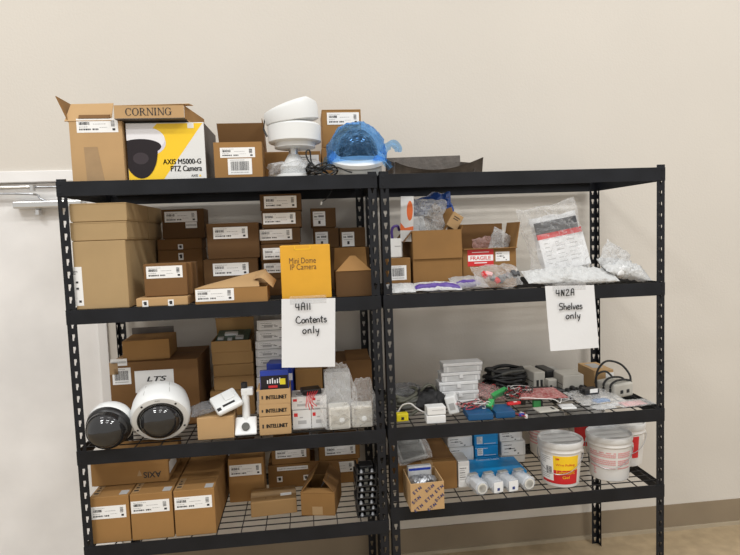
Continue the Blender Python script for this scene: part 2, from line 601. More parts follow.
# ---------------------------------------------------------------- the room
WALL_Y = 0.6452
mb = MB()
mb.box(-3.5, 6.5, -6.0, WALL_Y + .12, -.05, 0)
structure('floor', mb, 'floor_vinyl')
mb = MB()
mb.box(-0.07, 6.5, WALL_Y, WALL_Y + .12, 0, 4.2)
mb.box(-1.08, -0.07, WALL_Y, WALL_Y + .12, 2.10, 4.2)
mb.box(-3.5, -1.08, WALL_Y, WALL_Y + .12, 0, 4.2)
structure('wall_back', mb, 'wall_paint')
mb = MB()
mb.box(-0.07, 6.5, WALL_Y - .006, WALL_Y, .019, .1489)
mb.box(-3.5, -1.08, WALL_Y - .006, WALL_Y, .019, .1489)
mb.box(-0.07, 6.5, WALL_Y - .016, WALL_Y, 0, .019, 1)
mb.box(-3.5, -1.08, WALL_Y - .016, WALL_Y, 0, .019, 1)
structure('baseboard_back', mb, ['cove_base', 'cove_toe'])
mb = MB()
mb.box(-0.115, -0.07, WALL_Y - .012, WALL_Y + .11, 0, 2.047)
mb.box(-1.08, -1.035, WALL_Y - .012, WALL_Y + .11, 0, 2.047)
mb.box(-1.08, -0.07, WALL_Y - .012, WALL_Y + .11, 2.047, 2.10)
structure('trim_1', mb, 'frame_paint', bevel=.003)
mb = MB()
mb.box(-1.034, -0.116, WALL_Y + .030, WALL_Y + .075, .008, 2.044)
door = structure('door_1', mb, 'door_paint', bevel=.002)

t = thing('door_closer', 'silver door closer with folding arm at top of white door', 'door closer', (-.30, WALL_Y + .030, 1.90))
mb = MB(); mb.box(-0.15789999999999998, .16, -.055, 0, .022, .056); mb.build('closer_body', 'bare_metal', t, bevel=.006)
mb = MB(); mb.lathe([(.016, 0), (.016, .024), (.010, .028)], 16); mb.build('spindle', 'bare_metal', t, loc=(-0.05099999999999999, -.03, -.010))
mb = MB(); mb.tube([(-0.4551, -0.0552, 0.1235), (-0.0568, -0.0552, 0.1218)], .0085, 8); mb.build('main_arm', 'bare_metal', t)
mb = MB(); mb.tube([(-0.0613, -0.0552, 0.1219), (0.0748, -0.0552, 0.1192)], .005, 8); mb.build('pivot_rod', 'steel_part', t)
mb = MB(); mb.lathe([(.013, -.014), (.013, .014)], 14); mb.build('elbow_joint', 'bare_metal', t, loc=(-0.055, -0.0652, 0.1166))
mb = MB(); mb.tube([(-0.4122, -0.0452, 0.0971), (-0.0818, -0.0452, 0.091), (-0.0334, -0.0452, 0.0672), (-0.0068, -0.0452, 0.0545)], .005, 8, smooth=4); mb.build('forearm', 'steel_part', t)

# ---------------------------------------------------------------- the two racks
RW, RD, PW, BH, HP = 1.2192, 0.5845, 0.036, 0.0559, 0.0485
def flange(mb, o, ax, nrm, n):
    """perforated strip: origin o, across axis ax (width PW), thickness nrm, n keyhole cells upwards"""
    o, ax, nrm = Vector(o), Vector(ax), Vector(nrm)
    hole = [(-.0068, .0125), (.0068, .0125), (.0068, .003), (.0034, -.004), (.0028, -.0125), (-.0028, -.0125), (-.0034, -.004), (-.0068, .003)]
    for k in range(n):
        zc = (k + .5) * HP
        rim = [(0, HP / 2), (PW, HP / 2), (PW, HP * .1), (PW, -HP * .1), (PW, -HP / 2), (0, -HP / 2), (0, -HP * .1), (0, HP * .1)]
        vs = []
        for dd in (Vector((0, 0, 0)), nrm):
            vs += [o + dd + ax * (PW * .52 + a) + Vector((0, 0, zc + b)) for a, b in hole]
            vs += [o + dd + ax * a + Vector((0, 0, zc + b)) for a, b in rim]
        fs = []
        for i in range(8):
            j = (i + 1) % 8
            fs += [(i, j, 8 + j, 8 + i), (16 + i, 16 + j, 24 + j, 24 + i), (i, j, 16 + j, 16 + i)]
            if i in (1, 2, 3, 5, 6, 7):
                fs.append((8 + i, 8 + j, 24 + j, 24 + i))
        mb.add(vs, fs)

def rack(x0, label, tops):
    t = thing('shelving_rack', label, 'shelf', (x0, 0, 0), 0, 'black steel shelving racks')
    n = 41
    for cx, cy, sx, sy in ((0, 0, 1, 1), (RW, 0, -1, 1), (0, RD, 1, -1), (RW, RD, -1, -1)):
        mb = MB()
        flange(mb, (0, 0, 0), (sx, 0, 0), (0, sy * .0018, 0), n)
        flange(mb, (0, 0, 0), (0, sy, 0), (sx * .0018, 0, 0), n)
        mb.build('post', 'black_steel', t, loc=(cx, cy, 0))
    for zt in tops:
        zb = zt - BH
        for nm, y0, y1, yi in (('front_beam', -.0022, -.0002, .024), ('rear_beam', RD + .0002, RD + .0022, RD - .024)):
            mb = MB()
            mb.box(0, RW, y0, y1, zb, zt)
            mb.box(PW, RW - PW, min(y1, yi) if yi > y1 else yi, max(y0, yi) if yi < y0 else yi, zt - .014, zt - .0115)
            for sx in (.012, RW - .012):
                for dz in (.012, .044):
                    mb.box(sx - .0035, sx + .0035, y0 - .0016, y0, zb + dz - .0035, zb + dz + .0035)
            mb.build(nm, 'black_steel', t, bevel=.0007)
        for xa, xb in ((-.0022, -.0002), (RW + .0002, RW + .0022)):
            mb = MB()
            mb.box(xa, xb, 0, RD, zb, zt)
            mb.build('side_beam', 'black_steel', t)
        mb = MB()
        r = .0019
        zz = zt - .0042
        k = 0
        x = .012
        while x < RW - .008:
            mb.box(x - r, x + r, .004, RD - .004, zz - .0076, zz - .0038)
            x += .0995
        y = .012
        while y < RD - .008:
            mb.box(.004, RW - .004, y - r, y + r, zz - .0038, zz)
            y += .0505
        mb.build('wire_deck', 'black_wire', t)
    return t
rack(0.0, 'left black steel shelving rack holding stacks of brown camera boxes', (1.9792, 1.4883, 0.9319, 0.5421))
rack(1.2314, 'right black steel shelving rack with bags, cables and white buckets', (1.9770, 1.4881, 0.9347, 0.5906))

# ---------------------------------------------------------------- left rack, top shelf
t = open_carton('kraft_box', 'tall open brown box with raised flaps at left end of top shelf', (0.1413, 0.045, 1.9762, 0.1952, 0.2344), .22, 'kraft_light',
    flaps=[('left', 112, .105, .0, 'kraft_mid'), ('back', 205, .06, .0)], labels=[(-0.0695, 0.1918, 0.0836, 0.2448, 'ship')])  # left flap's darker kraft paints in its shadow side
mb = MB(); mb.prism([(-0.0445, -.0006, .0), (0.0221, -.0006, .0), (0.0017, -.0006, 0.1371), (-0.0482, -.0006, 0.1371)], (0, .0005, 0)); mb.build('tape', 'packing_tape', t)
mb = MB(); mb.prism([(-.060, -.001, 0.24439999999999995), (.055, -.001, 0.24439999999999995), (.055, .006, 0.25839999999999996), (-.060, .006, 0.25839999999999996)], (0, -.002, .0015)); mb.build('tape_strip', 'kraft_dark', t)
mb = MB(); mb.prism([(-.112, .0, 0.23439999999999994), (.060, .0, 0.23439999999999994), (.056, .055, 0.31239999999999996), (-.104, .055, 0.31039999999999995)], (0, -.002, .002)); mb.build('flap', 'kraft_light', t)

t = thing('camera_box', 'yellow and white carton with large dome camera picture on top shelf', 'box', (0.3968, 0.06, 1.9762))
W_, H_ = 0.2977, 0.2285
mb = MB(); mb.box(-W_/2, W_/2, 0, .30, 0, H_); mb.build('body', 'white_card', t, bevel=.002)
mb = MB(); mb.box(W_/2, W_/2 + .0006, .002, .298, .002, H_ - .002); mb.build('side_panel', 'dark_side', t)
def fx(u): return -W_/2 + W_ * u
def fz(v): return H_ * v
def poly(pts, y, m, name, parent):
    mb = MB(); mb.prism([(fx(a), y, fz(b)) for a, b in pts], (0, .0003, 0)); return mb.build(name, m, parent)
poly([(.005, .005), (.43, .005), (.985, .985), (.40, .985), (.30, .86), (.005, .80)], -.0004, 'yellow_print', 'printed_panel', t)
poly([(.005, .80), (.30, .86), (.40, .985), (.005, .985)], -.0006, 'print_pale', 'printed_panel', t)
pc = MB()
def disc(cx, cz, rx, rz, y, mi, a0=0, a1=360, n=28):
    pts = [(fx(cx + rx * math.cos(math.radians(a0 + (a1 - a0) * k / n))), y, fz(cz + rz * math.sin(math.radians(a0 + (a1 - a0) * k / n)))) for k in range(n + (0 if a1 - a0 == 360 else 1))]
    pts = [(max(q[0], -W_/2 + .001), q[1], q[2]) for q in pts]
    pc.prism(pts, (0, .0003, 0), mi)
disc(.19, .66, .31, .24, -.0008, 0)
disc(.19, .72, .30, .22, -.0011, 1)
disc(.17, .60, .27, .13, -.0014, 2, 0, 360)
disc(.17, .55, .22, .49, -.0017, 2, 180, 360)
disc(.17, .40, .10, .10, -.0020, 3)
pc.build('printed_camera', ['print_lilac', 'print_pale', 'print_dark', 'print_shade'], t)
lettering('AXIS M5000-G', t, 'ink', fx(.695), fz(.335), -.0012, W_ * .49, H_ * .088, .0, fat=.0006)
lettering('PTZ Camera', t, 'ink', fx(.745), fz(.215), -.0012, W_ * .40, H_ * .094, .0, fat=.0007)
lettering('AXIS', t, 'ink', fx(.845), fz(.09), -.0012, W_ * .085, H_ * .038, .02)
mb = MB(); mb.prism([(fx(.90), -.0008, fz(.073)), (fx(.935), -.0008, fz(.073)), (fx(.918), -.0008, fz(.112))], (0, .0005, 0)); mb.build('logo_mark', 'yellow_print', t)
mb = MB(); mb.box(fx(.79), fx(.87), -.0012, .0, fz(.90), fz(.99)); mb.build('hang_seal', 'white_label', t)

# the shallow carton on the camera carton
t = thing('shallow_carton', 'shallow brown carton with black serif capitals lying on yellow-white camera carton', 'box', (0.3507, 0.02, 2.2136))
W2, H2 = 0.2598, 0.0486
mb = MB()
mb.box(-W2/2, W2/2, 0, .24, 0, .003); mb.box(-W2/2, W2/2, 0, .003, .003, H2); mb.box(-W2/2, W2/2, .237, .24, .003, H2)
mb.box(-W2/2, -W2/2 + .003, .003, .237, .003, H2)
mb.build('body', 'kraft_light', t)
mb = MB(); mb.prism([(W2/2, .01, .0), (W2/2 + .035, .235, .0), (W2/2 + .035, .235, H2 * .85), (W2/2, .01, H2)], (.002, 0, 0)); mb.build('end_flap', 'kraft', t)
mb = MB(); mb.prism([(-W2/2, 0, H2), (W2/2 + .02, 0, H2 + .004), (W2/2 + .028, .05, H2 + .008), (-W2/2, .05, H2 + .001)], (0, 0, .002)); mb.build('top_flap', 'kraft_light', t)
mb = MB(); mb.box(-W2/2, W2/2, -.0007, .238, -.0011, .0012); mb.build('underside_shade', 'dark_side', t)  # dark sheet painting the shade under the carton
# serif capitals drawn with thick and thin strokes
def serif_word(parent, word, x, z, y, h, m):
    mb = MB()
    def bar(x0, x1, z0, z1): mb.box(x0, x1, y - .0006, y, z0, z1)
    def sl(a, b, w):
        mb.prism([(a[0] - w/2, y - .0006, a[1]), (a[0] + w/2, y - .0006, a[1]), (b[0] + w/2, y - .0006, b[1]), (b[0] - w/2, y - .0006, b[1])], (0, .0006, 0))
    def arc(cx, cz, rx, rz, a0, a1, tk, tn, n=18):
        for k in range(n):
            A = [math.radians(a0 + (a1 - a0) * q / n) for q in (k, k + 1)]
            o_ = [(cx + rx * math.cos(a), cz + rz * math.sin(a)) for a in A]
            i_ = [(cx + (rx - (tn + (tk - tn) * abs(math.cos(a)))) * math.cos(a), cz + (rz - tn) * math.sin(a)) for a in A]
            mb.prism([(q[0], y - .0006, q[1]) for q in (o_[0], o_[1], i_[1], i_[0])], (0, .0006, 0))
    T, N, S = h * .15, h * .06, h * .055
    def stem(sx):
        bar(sx - T/2, sx + T/2, z, z + h); bar(sx - T, sx + T, z, z + S); bar(sx - T, sx + T, z + h - S, z + h)
    for ch in word:
        if ch in 'CG':
            arc(x + h*.42, z + h*.5, h*.42, h*.52, 42, 322, T, N)
            bar(x + h*.70, x + h*.76, z + h*.66, z + h*.98)
            if ch == 'G':
                bar(x + h*.66, x + h*.66 + T, z + h*.06, z + h*.46); bar(x + h*.54, x + h*.92, z + h*.42, z + h*.47); x += h*.08
            x += h*.90
        elif ch == 'O':
            arc(x + h*.44, z + h*.5, h*.44, h*.52, 0, 360, T, N); x += h*1.0
        elif ch == 'R':
            stem(x + T*.9)
            arc(x + h*.30, z + h*.74, h*.34, h*.26, -90, 90, T, N)
            bar(x + T, x + h*.32, z + h - N, z + h); bar(x + T, x + h*.32, z + h*.48, z + h*.48 + N)
            sl((x + h*.74, z), (x + h*.36, z + h*.5), T); bar(x + h*.66, x + h*.88, z, z + S); x += h*.94
        elif ch == 'N':
            bar(x + T*.8 - N/2, x + T*.8 + N/2, z, z + h); bar(x + h*.78 - N/2, x + h*.78 + N/2, z, z + h)
            sl((x + h*.74, z), (x + T*.9, z + h), T)
            for q in (T*.8, h*.78):
                bar(x + q - T*.8, x + q + T*.8, z + (h - S if q > T else 0), z + (h if q > T else S))
            bar(x, x + T*1.5, z + h - S, z + h); x += h*.98
        elif ch == 'I':
            stem(x + T); x += h*.46
    return mb.build('lettering', m, parent)
serif_word(t, 'CORNING', -W2*.34, H2*.24, -.0006, H2*.575, 'ink')

t = open_carton('kraft_box', 'small open brown box with back flap up and barcode sticker, on top shelf', (0.6731, 0.06, 1.9762, 0.1897, 0.1483), .17, 'kraft',
    flaps=[('back', 74, .105, -.02, 'kraft_dark'), ('front', 268, .004)], labels=[(-0.07, 0.0873, 0.0671, 0.1267, 'ship'), (-0.0418, 0.0199, 0.0525, 0.0832, 'bars')])
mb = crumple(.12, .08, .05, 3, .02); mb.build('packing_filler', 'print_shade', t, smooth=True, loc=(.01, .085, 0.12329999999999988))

t = carton('kraft_box', 'brown box with white label behind the white camera on top shelf', (0.88, 0.3, 1.9762, 0.2567, 0.1415), .2, 'kraft', labels=[(0.0272, 0.0541, 0.1203, 0.1246, 'text')])
mb = MB(); mb.prism([(-.118, 0, 0.14150000000000018), (-.118, .16, 0.14150000000000018), (-.125, .16, 0.2715000000000002), (-.125, .02, 0.2915000000000002)], (.003, 0, 0)); mb.build('flap', 'kraft_dark', t)

t = thing('security_camera', 'white pole camera with tilted round sunshield on a plastic-wrapped base', 'camera', (0.8917, .13, 1.9762))
mb = MB(); mb.lathe([(.080, 0), (.086, .006), (.086, .018), (.060, .024)], 40); mb.build('base_plate', 'white_plastic', t, smooth=True)
mb = MB(); mb.lathe([(.056, .022), (.058, .046), (.054, .058), (.044, .066), (.034, .084), (.026, .098), (.022, .104)], 40); mb.build('mount_bell', 'white_plastic', t, smooth=True)
mb = MB(); mb.lathe([(.019, .100), (.019, .170)], 28); mb.build('stem', 'bare_metal', t, smooth=True)
mb = MB(); mb.lathe([(.060, .140), (.084, .142), (.084, .160), (.104, .162), (.108, .166), (.110, .228), (.102, .236), (.02, .238)], 56); mb.build('drum', 'white_plastic', t, smooth=True, loc=(.008, 0, -.012))
mb = MB(); mb.T = Matrix.Translation((.002, 0, .240)) @ Matrix.Rotation(math.radians(-7), 4, 'Y') @ Matrix.Rotation(math.radians(5), 4, 'X') @ Matrix(((1, 0, 0, 0), (0, 1, 0, 0), (0, 0, 1, 0), (0, 0, 0, 1))); mb.lathe([(.100, -.006), (.109, -.002), (.112, .048), (.108, .062), (.084, .072), (.03, .075)], 56)
for q in mb.v:
    q.z += max(0.0, min(1.0, (q.z - .245) / .05)) * (q.x * .22 - max(0.0, q.x - .06) * .5)
mb.build('sunshield', 'white_plastic', t, smooth=True)
mb = MB(); mb.tube([(-.105, -.0, .18), (-.118, .01, .21), (-.112, .01, .25)], .004); mb.build('hinge_clip', 'black_plastic', t)
mb = crumple(.215, .06, .13, 9, .016, 30, 14); mb.build('plastic_wrap', 'milky_film', t, smooth=True, loc=(0, -.02, .040), rot=(math.radians(80), 0, 0))

t = carton('kraft_box', 'lower plain brown box of the pair behind the blue-wrapped dome', (1.1067, 0.34, 1.9762, 0.1822, 0.1607), .22, 'kraft', lid='tape')
t = carton('kraft_box', 'upper labelled brown box of the pair behind the blue-wrapped dome', (1.1112, 0.34, 2.1369, 0.1768, 0.1697), .22, 'kraft', lid='lid', labels=[(-0.0653, 0.1027, 0.08, 0.1562, 'ship')])

t = thing('dome_camera', 'dome camera wrapped in blue plastic film at right end of top shelf', 'camera', (1.1557, .14, 1.9797))
mb = MB(); mb.lathe([(.098, 0), (.103, .006), (.103, .072), (.098, .078), (.02, .080)], 48); mb.build('base_ring', 'grey_plastic', t, smooth=True)
mb = MB(); mb.T = Matrix.Translation((0, -.005, .080)) @ Matrix.Rotation(math.radians(24), 4, 'X'); mb.lathe([(.118, -.012), (.120, .004), (.112, .014), (.090, .022)], 48); mb.build('trim_ring', 'white_plastic', t, smooth=True)
mb = MB(); mb.T = Matrix.Translation((0, -.004, .092)) @ Matrix.Rotation(math.radians(30), 4, 'X'); mb.lathe([(.090 * math.cos(a), .112 * math.sin(a)) for a in [math.pi / 2 * k / 12 for k in range(12)]] + [(.002, .112)], 48); mb.build('dome', 'smoked_dome', t, smooth=True)
mb = MB()
vs, fs = [], []
for i in range(19):
    for k in range(48):
        a = 2 * math.pi * k / 48
        el = -.30 + (math.pi / 2 + .30) * i / 18
        q = Vector((math.cos(a) * math.cos(max(el, 0)), math.sin(a) * math.cos(max(el, 0)), math.sin(el)))
        nn = noise.noise(q * 3.1) * .010 + noise.noise(q * 8) * .007 + noise.noise(q * 17) * .003
        R0 = .124 + nn
        z = math.sin(el) * (.134 + nn) if el > 0 else el * .12
        vs.append((q.x * R0, q.y * R0 - .012 * max(0, q.z), z))
for i in range(18):
    for k in range(48):
        fs.append((i * 48 + k, i * 48 + (k + 1) % 48, (i + 1) * 48 + (k + 1) % 48, (i + 1) * 48 + k))
mb.add(vs, fs); mb.build('plastic_wrap', 'blue_film', t, smooth=True, loc=(0, 0, .094))
for nm, pts, wd in (('wrap_tail', [(.10, -.06, .09), (.135, -.065, .128), (.165, -.06, .118), (.168, -.06, .095)], .022), ('wrap_tail', [(.06, -.10, .07), (.10, -.115, .055), (.125, -.118, .022)], .020), ('wrap_tail', [(-.10, -.07, .10), (-.124, -.06, .06), (-.126, -.06, .028)], .026)):
    mb = MB()
    p = spline([Vector(q) for q in pts], 6)
    n = len(p)
    rows = []
    for i, q in enumerate(p):
        tt = (p[min(i + 1, n - 1)] - p[max(i - 1, 0)]).normalized()
        sd = Vector((-tt.z, .3, tt.x)).normalized() * wd * (.7 + .4 * noise.noise(q * 60))
        fw = Vector((0, -.006 + .012 * noise.noise(q * 90), 0))
        rows += [q - sd, q - sd * .3 + fw, q + sd * .3 - fw, q + sd]
    mb.add(rows, [(4 * i + j, 4 * i + j + 1, 4 * i + j + 5, 4 * i + j + 4) for i in range(n - 1) for j in range(3)])
    mb.build(nm, 'blue_film', t, smooth=True)

mb = MB()
r = random.Random(4)
x0_, y0_ = 1.0038, .045
for k in range(7):
    cx_, cz_ = x0_ + r.uniform(-.03, .03), 1.9762 + .030
    pts = [(cx_ + (.035 + .01 * r.random()) * math.cos(a * .9 + k), y0_ + (.02 + .014 * r.random()) * math.sin(a * .9 + k), cz_ - .024 + .010 * (k % 4) + .012 * math.sin(a * 1.7 + k)) for a in range(9)]
    mb.tube(pts, .0032, 5, smooth=3)
mb.tube([(x0_ - .02, y0_, 1.9762 + .02), (x0_ - .055, y0_ - .01, 1.9762 + .060), (x0_ - .06, y0_ - .01, 1.9762 + .092), (x0_ - .045, y0_ - .005, 1.9762 + .095), (x0_ - .040, y0_, 1.9762 + .05), (x0_ - .01, y0_ + .01, 1.9762 + .02)], .0032, 6, smooth=5)
mb.tube([(x0_ + .02, y0_, 1.9762 + .022), (x0_ + .06, y0_ - .01, 1.9762 + .028), (x0_ + .1, y0_ - .02, 1.9762 + .010), (x0_ + .12, y0_ - .02, 1.9762 + .004)], .0032, 6, smooth=5)
settle(tag(mb.build('power_cable', 'black_rubber', None, smooth=True), 'tangled black cable between the white camera and blue-wrapped dome', 'cable'), 1.9762)

# ---------------------------------------------------------------- left rack, second shelf
t = carton('kraft_box', 'largest tan box at left end of second shelf, with tall white sticker', (0.1336, 0.012, 1.4853, 0.1959, 0.2655), .53, 'kraft_tan', labels=[(-0.1075, 0.0179, -0.07, 0.1686, 'tall')], lid='seam')
t = carton('flat_carton', 'lower front flat tan carton on the largest tan box', (0.1357, 0.016, 1.7508, 0.2086, 0.0729), .30, 'kraft_tan', lid='lid')
t = carton('flat_carton', 'lower rear flat tan carton, just behind the lower front one', (0.1357, .322, 1.7508, 0.2086, 0.0729), .235, 'kraft_tan', lid='lid')
t = carton('flat_carton', 'upper front flat tan carton on the largest tan box', (0.1391, 0.016, 1.8237, 0.2093, 0.0726), .30, 'kraft_tan', lid='lid')
t = carton('flat_carton', 'upper rear flat tan carton, just behind the topmost front one', (0.1391, .322, 1.8237, 0.2093, 0.0726), .235, 'kraft_tan', lid='lid')

t = carton('mailer_box', 'flat brown box with two small white tags lying at front edge of second shelf', (0.3561, 0.01, 1.4853, 0.1958, 0.036), .20, 'kraft_light', labels=[(-0.075, 0.0024, -0.0524, 0.0272, 'dot'), (0.0224, 0.0016, 0.0444, 0.0264, 'dot')])
t = carton('mailer_box', 'front upright labelled mailer box leaning beside the largest tan box', (0.3677, 0.04, 1.5213, 0.1646, 0.1316), .032, 'kraft_dark', labels=[(-0.0722, 0.0742, 0.0668, 0.1218, 'ship')])
t = carton('mailer_box', 'second upright mailer box, close behind the front labelled one', (0.37970000000000004, .075, 1.5213, 0.1646, 0.1316), .034, 'kraft_dark')
t = carton('mailer_box', 'third upright mailer box, rearmost behind the front labelled one', (0.39170000000000005, .112, 1.5213, 0.1646, 0.1316), .034, 'kraft_deep_shade')

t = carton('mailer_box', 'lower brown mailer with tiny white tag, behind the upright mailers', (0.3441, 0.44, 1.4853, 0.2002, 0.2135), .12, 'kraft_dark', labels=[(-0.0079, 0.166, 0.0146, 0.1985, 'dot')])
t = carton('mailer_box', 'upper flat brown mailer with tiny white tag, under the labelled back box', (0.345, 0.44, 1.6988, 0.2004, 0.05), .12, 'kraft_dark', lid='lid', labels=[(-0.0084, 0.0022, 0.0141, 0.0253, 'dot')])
t = carton('kraft_box', 'labelled brown box on the two tagged mailers at back of second shelf', (0.3664, 0.44, 1.7488, 0.1905, 0.1375), .12, 'kraft_deep_shade', labels=[(-0.0819, 0.0781, 0.064, 0.1263, 'ship'), (0.01, 0.0488, 0.0617, 0.0765, 'strip')])

t = carton('kraft_box', 'lower brown box of the wide labelled pair, behind the open lidded tray', (0.6, 0.22, 1.4853, 0.2301, 0.169), .24, 'kraft_deep_shade', labels=[(-0.0756, 0.0977, 0.0753, 0.1516, 'ship')], lid='lid')
t = carton('kraft_box', 'upper brown box of the wide labelled pair, mid second shelf', (0.616, 0.22, 1.6543, 0.2196, 0.1541), .24, 'kraft_deep_shade', labels=[(-0.082, 0.088, 0.0632, 0.1372, 'ship')], lid='lid')

# open lidded carton at the shelf edge
t = thing('open_carton', 'open shallow brown carton with lifted lid and white label at shelf edge', 'box', (0.6235, 0.012, 1.4853))
W3, H3 = 0.2818, 0.0609
mb = MB()
mb.box(-W3/2, W3/2, 0, .16, 0, .003); mb.box(-W3/2, W3/2, 0, .003, .003, H3); mb.box(-W3/2, W3/2, .157, .16, .003, H3)
mb.box(-W3/2, -W3/2 + .003, .003, .157, .003, H3); mb.box(W3/2 - .003, W3/2, .003, .157, .003, H3)
mb.build('body', 'kraft', t)
mb = MB(); mb.prism([(-W3/2, .15, H3), (W3/2, .155, H3 + .004), (W3/2 - .012, .160, H3 + .062), (W3/2 - .05, .162, H3 + .054)], (0, .003, 0)); mb.build('lid', 'kraft_light', t)
mb = MB(); mb.prism([(-W3/2, .003, H3 + .001), (W3/2 - .03, .003, H3 + .001), (W3/2 - .05, .155, H3 + .050), (-W3/2 + .02, .150, H3 + .004)], (0, 0, .002)); mb.build('lid_panel', 'kraft_light', t)
mb = MB()
p = [Vector((W3/2 - .045, .09, H3 + .052)), Vector((W3/2 - .01, .06, H3 + .058)), Vector((W3/2 + .022, .05, H3 + .030)), Vector((W3/2 + .034, .06, H3 + .018))]
p = spline(p, 5)
mb.add([q + Vector((-.012, -.03, -.026)) for q in p] + [q + Vector((0, .03, 0)) for q in p], [(i, i + 1, len(p) + i + 1, len(p) + i) for i in range(len(p) - 1)])
mb.build('curled_flap', 'kraft_light', t, smooth=True)
print_label(t, (-0.1387, 0.0121, 0.0102, 0.0598), 'ship')

# column of slim labelled boxes
cy_ = .24
t = carton('slim_box', 'bottom slim brown box of the labelled column, behind the curled flap', (0.8087, 0.24, 1.4853, 0.1694, 0.0694), .2, 'kraft_deep_shade')
t = carton('slim_box', 'fifth slim labelled box from top of column, beside yellow box', (0.8146, 0.24, 1.5547, 0.1692, 0.0782), .2, 'kraft_deep_shade', labels=[(-0.0751, 0.031, 0.0593, 0.0728, 'ship')])
t = carton('slim_box', 'fourth slim labelled box from top of column, beside yellow box', (0.8133, 0.24, 1.6329, 0.1701, 0.0777), .2, 'kraft_deep_shade', labels=[(-0.075, 0.0123, 0.0593, 0.0613, 'ship')])
t = carton('slim_box', 'third slim labelled box from top of the column', (0.8168, 0.238, 1.7106, 0.1735, 0.0684), .2, 'kraft_deep_shade', labels=[(-0.0886, 0.0181, 0.0508, 0.0646, 'ship')])
t = carton('slim_box', 'second slim labelled box from top of the column', (0.8255, 0.24, 1.779, 0.1717, 0.0736), .2, 'kraft_deep_shade', labels=[(-0.0796, 0.0188, 0.0605, 0.0665, 'ship')])
t = carton('slim_box', 'topmost slim labelled box of the column, under the top shelf', (0.8253, 0.24, 1.8526, 0.1786, 0.0749), .2, 'kraft_deep_shade', labels=[(-0.0717, 0.0144, 0.0682, 0.0663, 'ship')])

t = carton('yellow_box', 'bright yellow box with two lines of dark print at shelf edge', (0.9217, 0.02, 1.4853, 0.2003, 0.22), .17, 'yellow_card', labels=())
mb = MB(); mb.box(-.042, .022, -.0008, .0003, 0.20199999999999999, 0.20449999999999996); mb.box(-.042, -.0395, -.0008, .0003, 0.20199999999999999, 0.21599999999999997); mb.box(.0195, .022, -.0008, .0003, 0.20199999999999999, 0.21599999999999997); mb.build('tuck_tab', 'yellow_print', t)
lettering('Mini Dome', t, 'brown_ink', -0.011550000000000001, 0.15815, -.0008, 0.1066999999999999, .023)
lettering('IP Camera', t, 'brown_ink', -0.009600000000000001, 0.13285, -.0008, 0.1048, .023)

t = carton('kraft_box', 'plain brown box under the two small labelled boxes, behind open box', (1.0832, 0.36, 1.4853, 0.269, 0.1959), .18, 'kraft_deep_shade')
t = carton('small_box', 'small brown box with square label, directly behind the yellow box', (1.0208, 0.37, 1.6812, 0.1178, 0.0939), .12, 'kraft_deep_shade', labels=[(-0.0496, 0.0091, 0.0081, 0.0761, 'small')])
t = carton('small_box', 'small brown box with square label, right one of the lower pair', (1.1435, 0.37, 1.6812, 0.1199, 0.092), .12, 'kraft_deep_shade', labels=[(-0.0495, 0.0053, 0.0078, 0.0717, 'small')])
t = carton('small_box', 'small brown box with square label, on top of the lower pair', (1.0115, 0.37, 1.7751, 0.116, 0.0924), .12, 'kraft_deep_shade', labels=[(-0.0478, 0.0103, 0.0089, 0.0769, 'small')])
t = open_carton('kraft_box', 'open brown box with pointed front flap and raised lid beside yellow box', (1.1168, 0.05, 1.4853, 0.1487, 0.1051), .15, 'kraft_deep_shade',
    flaps=[('back', 90, .095, .04, 'kraft_mid'), ('front', 64, .068, .42, 'kraft')])

mb = MB()
mb.tube([(1.0541, 0.2, 1.961), (1.044, 0.2, 1.927), (1.0212, 0.2, 1.8976), (1.0013, 0.2, 1.8853)], .0022, 6, smooth=5)
t = tag(mb.build('hanging_wire', 'black_rubber', None, smooth=True), 'thin black wire with white tip hanging from underside of top shelf', 'wire')
mb = MB(); mb.tube([(1.0026, 0.2, 1.887), (0.9995, 0.2, 1.8734)], .0038, 8); mb.build('white_tip', 'white_plastic', t)

# ---------------------------------------------------------------- paper signs
def sign(label, corners, words):
    (ax, az), (bx_, bz), (cx_, cz), (dx, dz) = corners
    t = thing('paper_sign', label, 'sign', ((ax + bx_) / 2, -.0062, (az + bz) / 2))
    ox, oz = (ax + bx_) / 2, (az + bz) / 2
    mb = MB()
    n = 12
    vs = []
    for j in range(n + 1):
        for i in range(n + 1):
            u, v = i / n, j / n
            x = (ax * (1 - u) + bx_ * u) * (1 - v) + (dx * (1 - u) + cx_ * u) * v - ox
            z = (az * (1 - u) + bz * u) * (1 - v) + (dz * (1 - u) + cz * u) * v - oz
            y = .0018 * math.sin(u * 3 + v * 4) * v - .004 * v * v
            vs.append((x, y, z))
    k = len(vs)
    vs += [(a, b + .0004, c) for a, b, c in vs]
    fs = []
    for j in range(n):
        for i in range(n):
            a = j * (n + 1) + i
            fs += [(a, a + 1, a + n + 2, a + n + 1), (k + a, k + a + n + 1, k + a + n + 2, k + a + 1)]
    mb.add(vs, fs)
    mb.build('sheet', 'paper', t, smooth=True)
    mb = MB(); mb.box(-.075, .07, -.0012, -.0006, -.020, .012); mb.build('tape', 'clear_film', t)
    for w in words:
        strokes(t, w[0], w[1] - ox, w[2] - oz, -.0078, w[3], .0022)
    return t
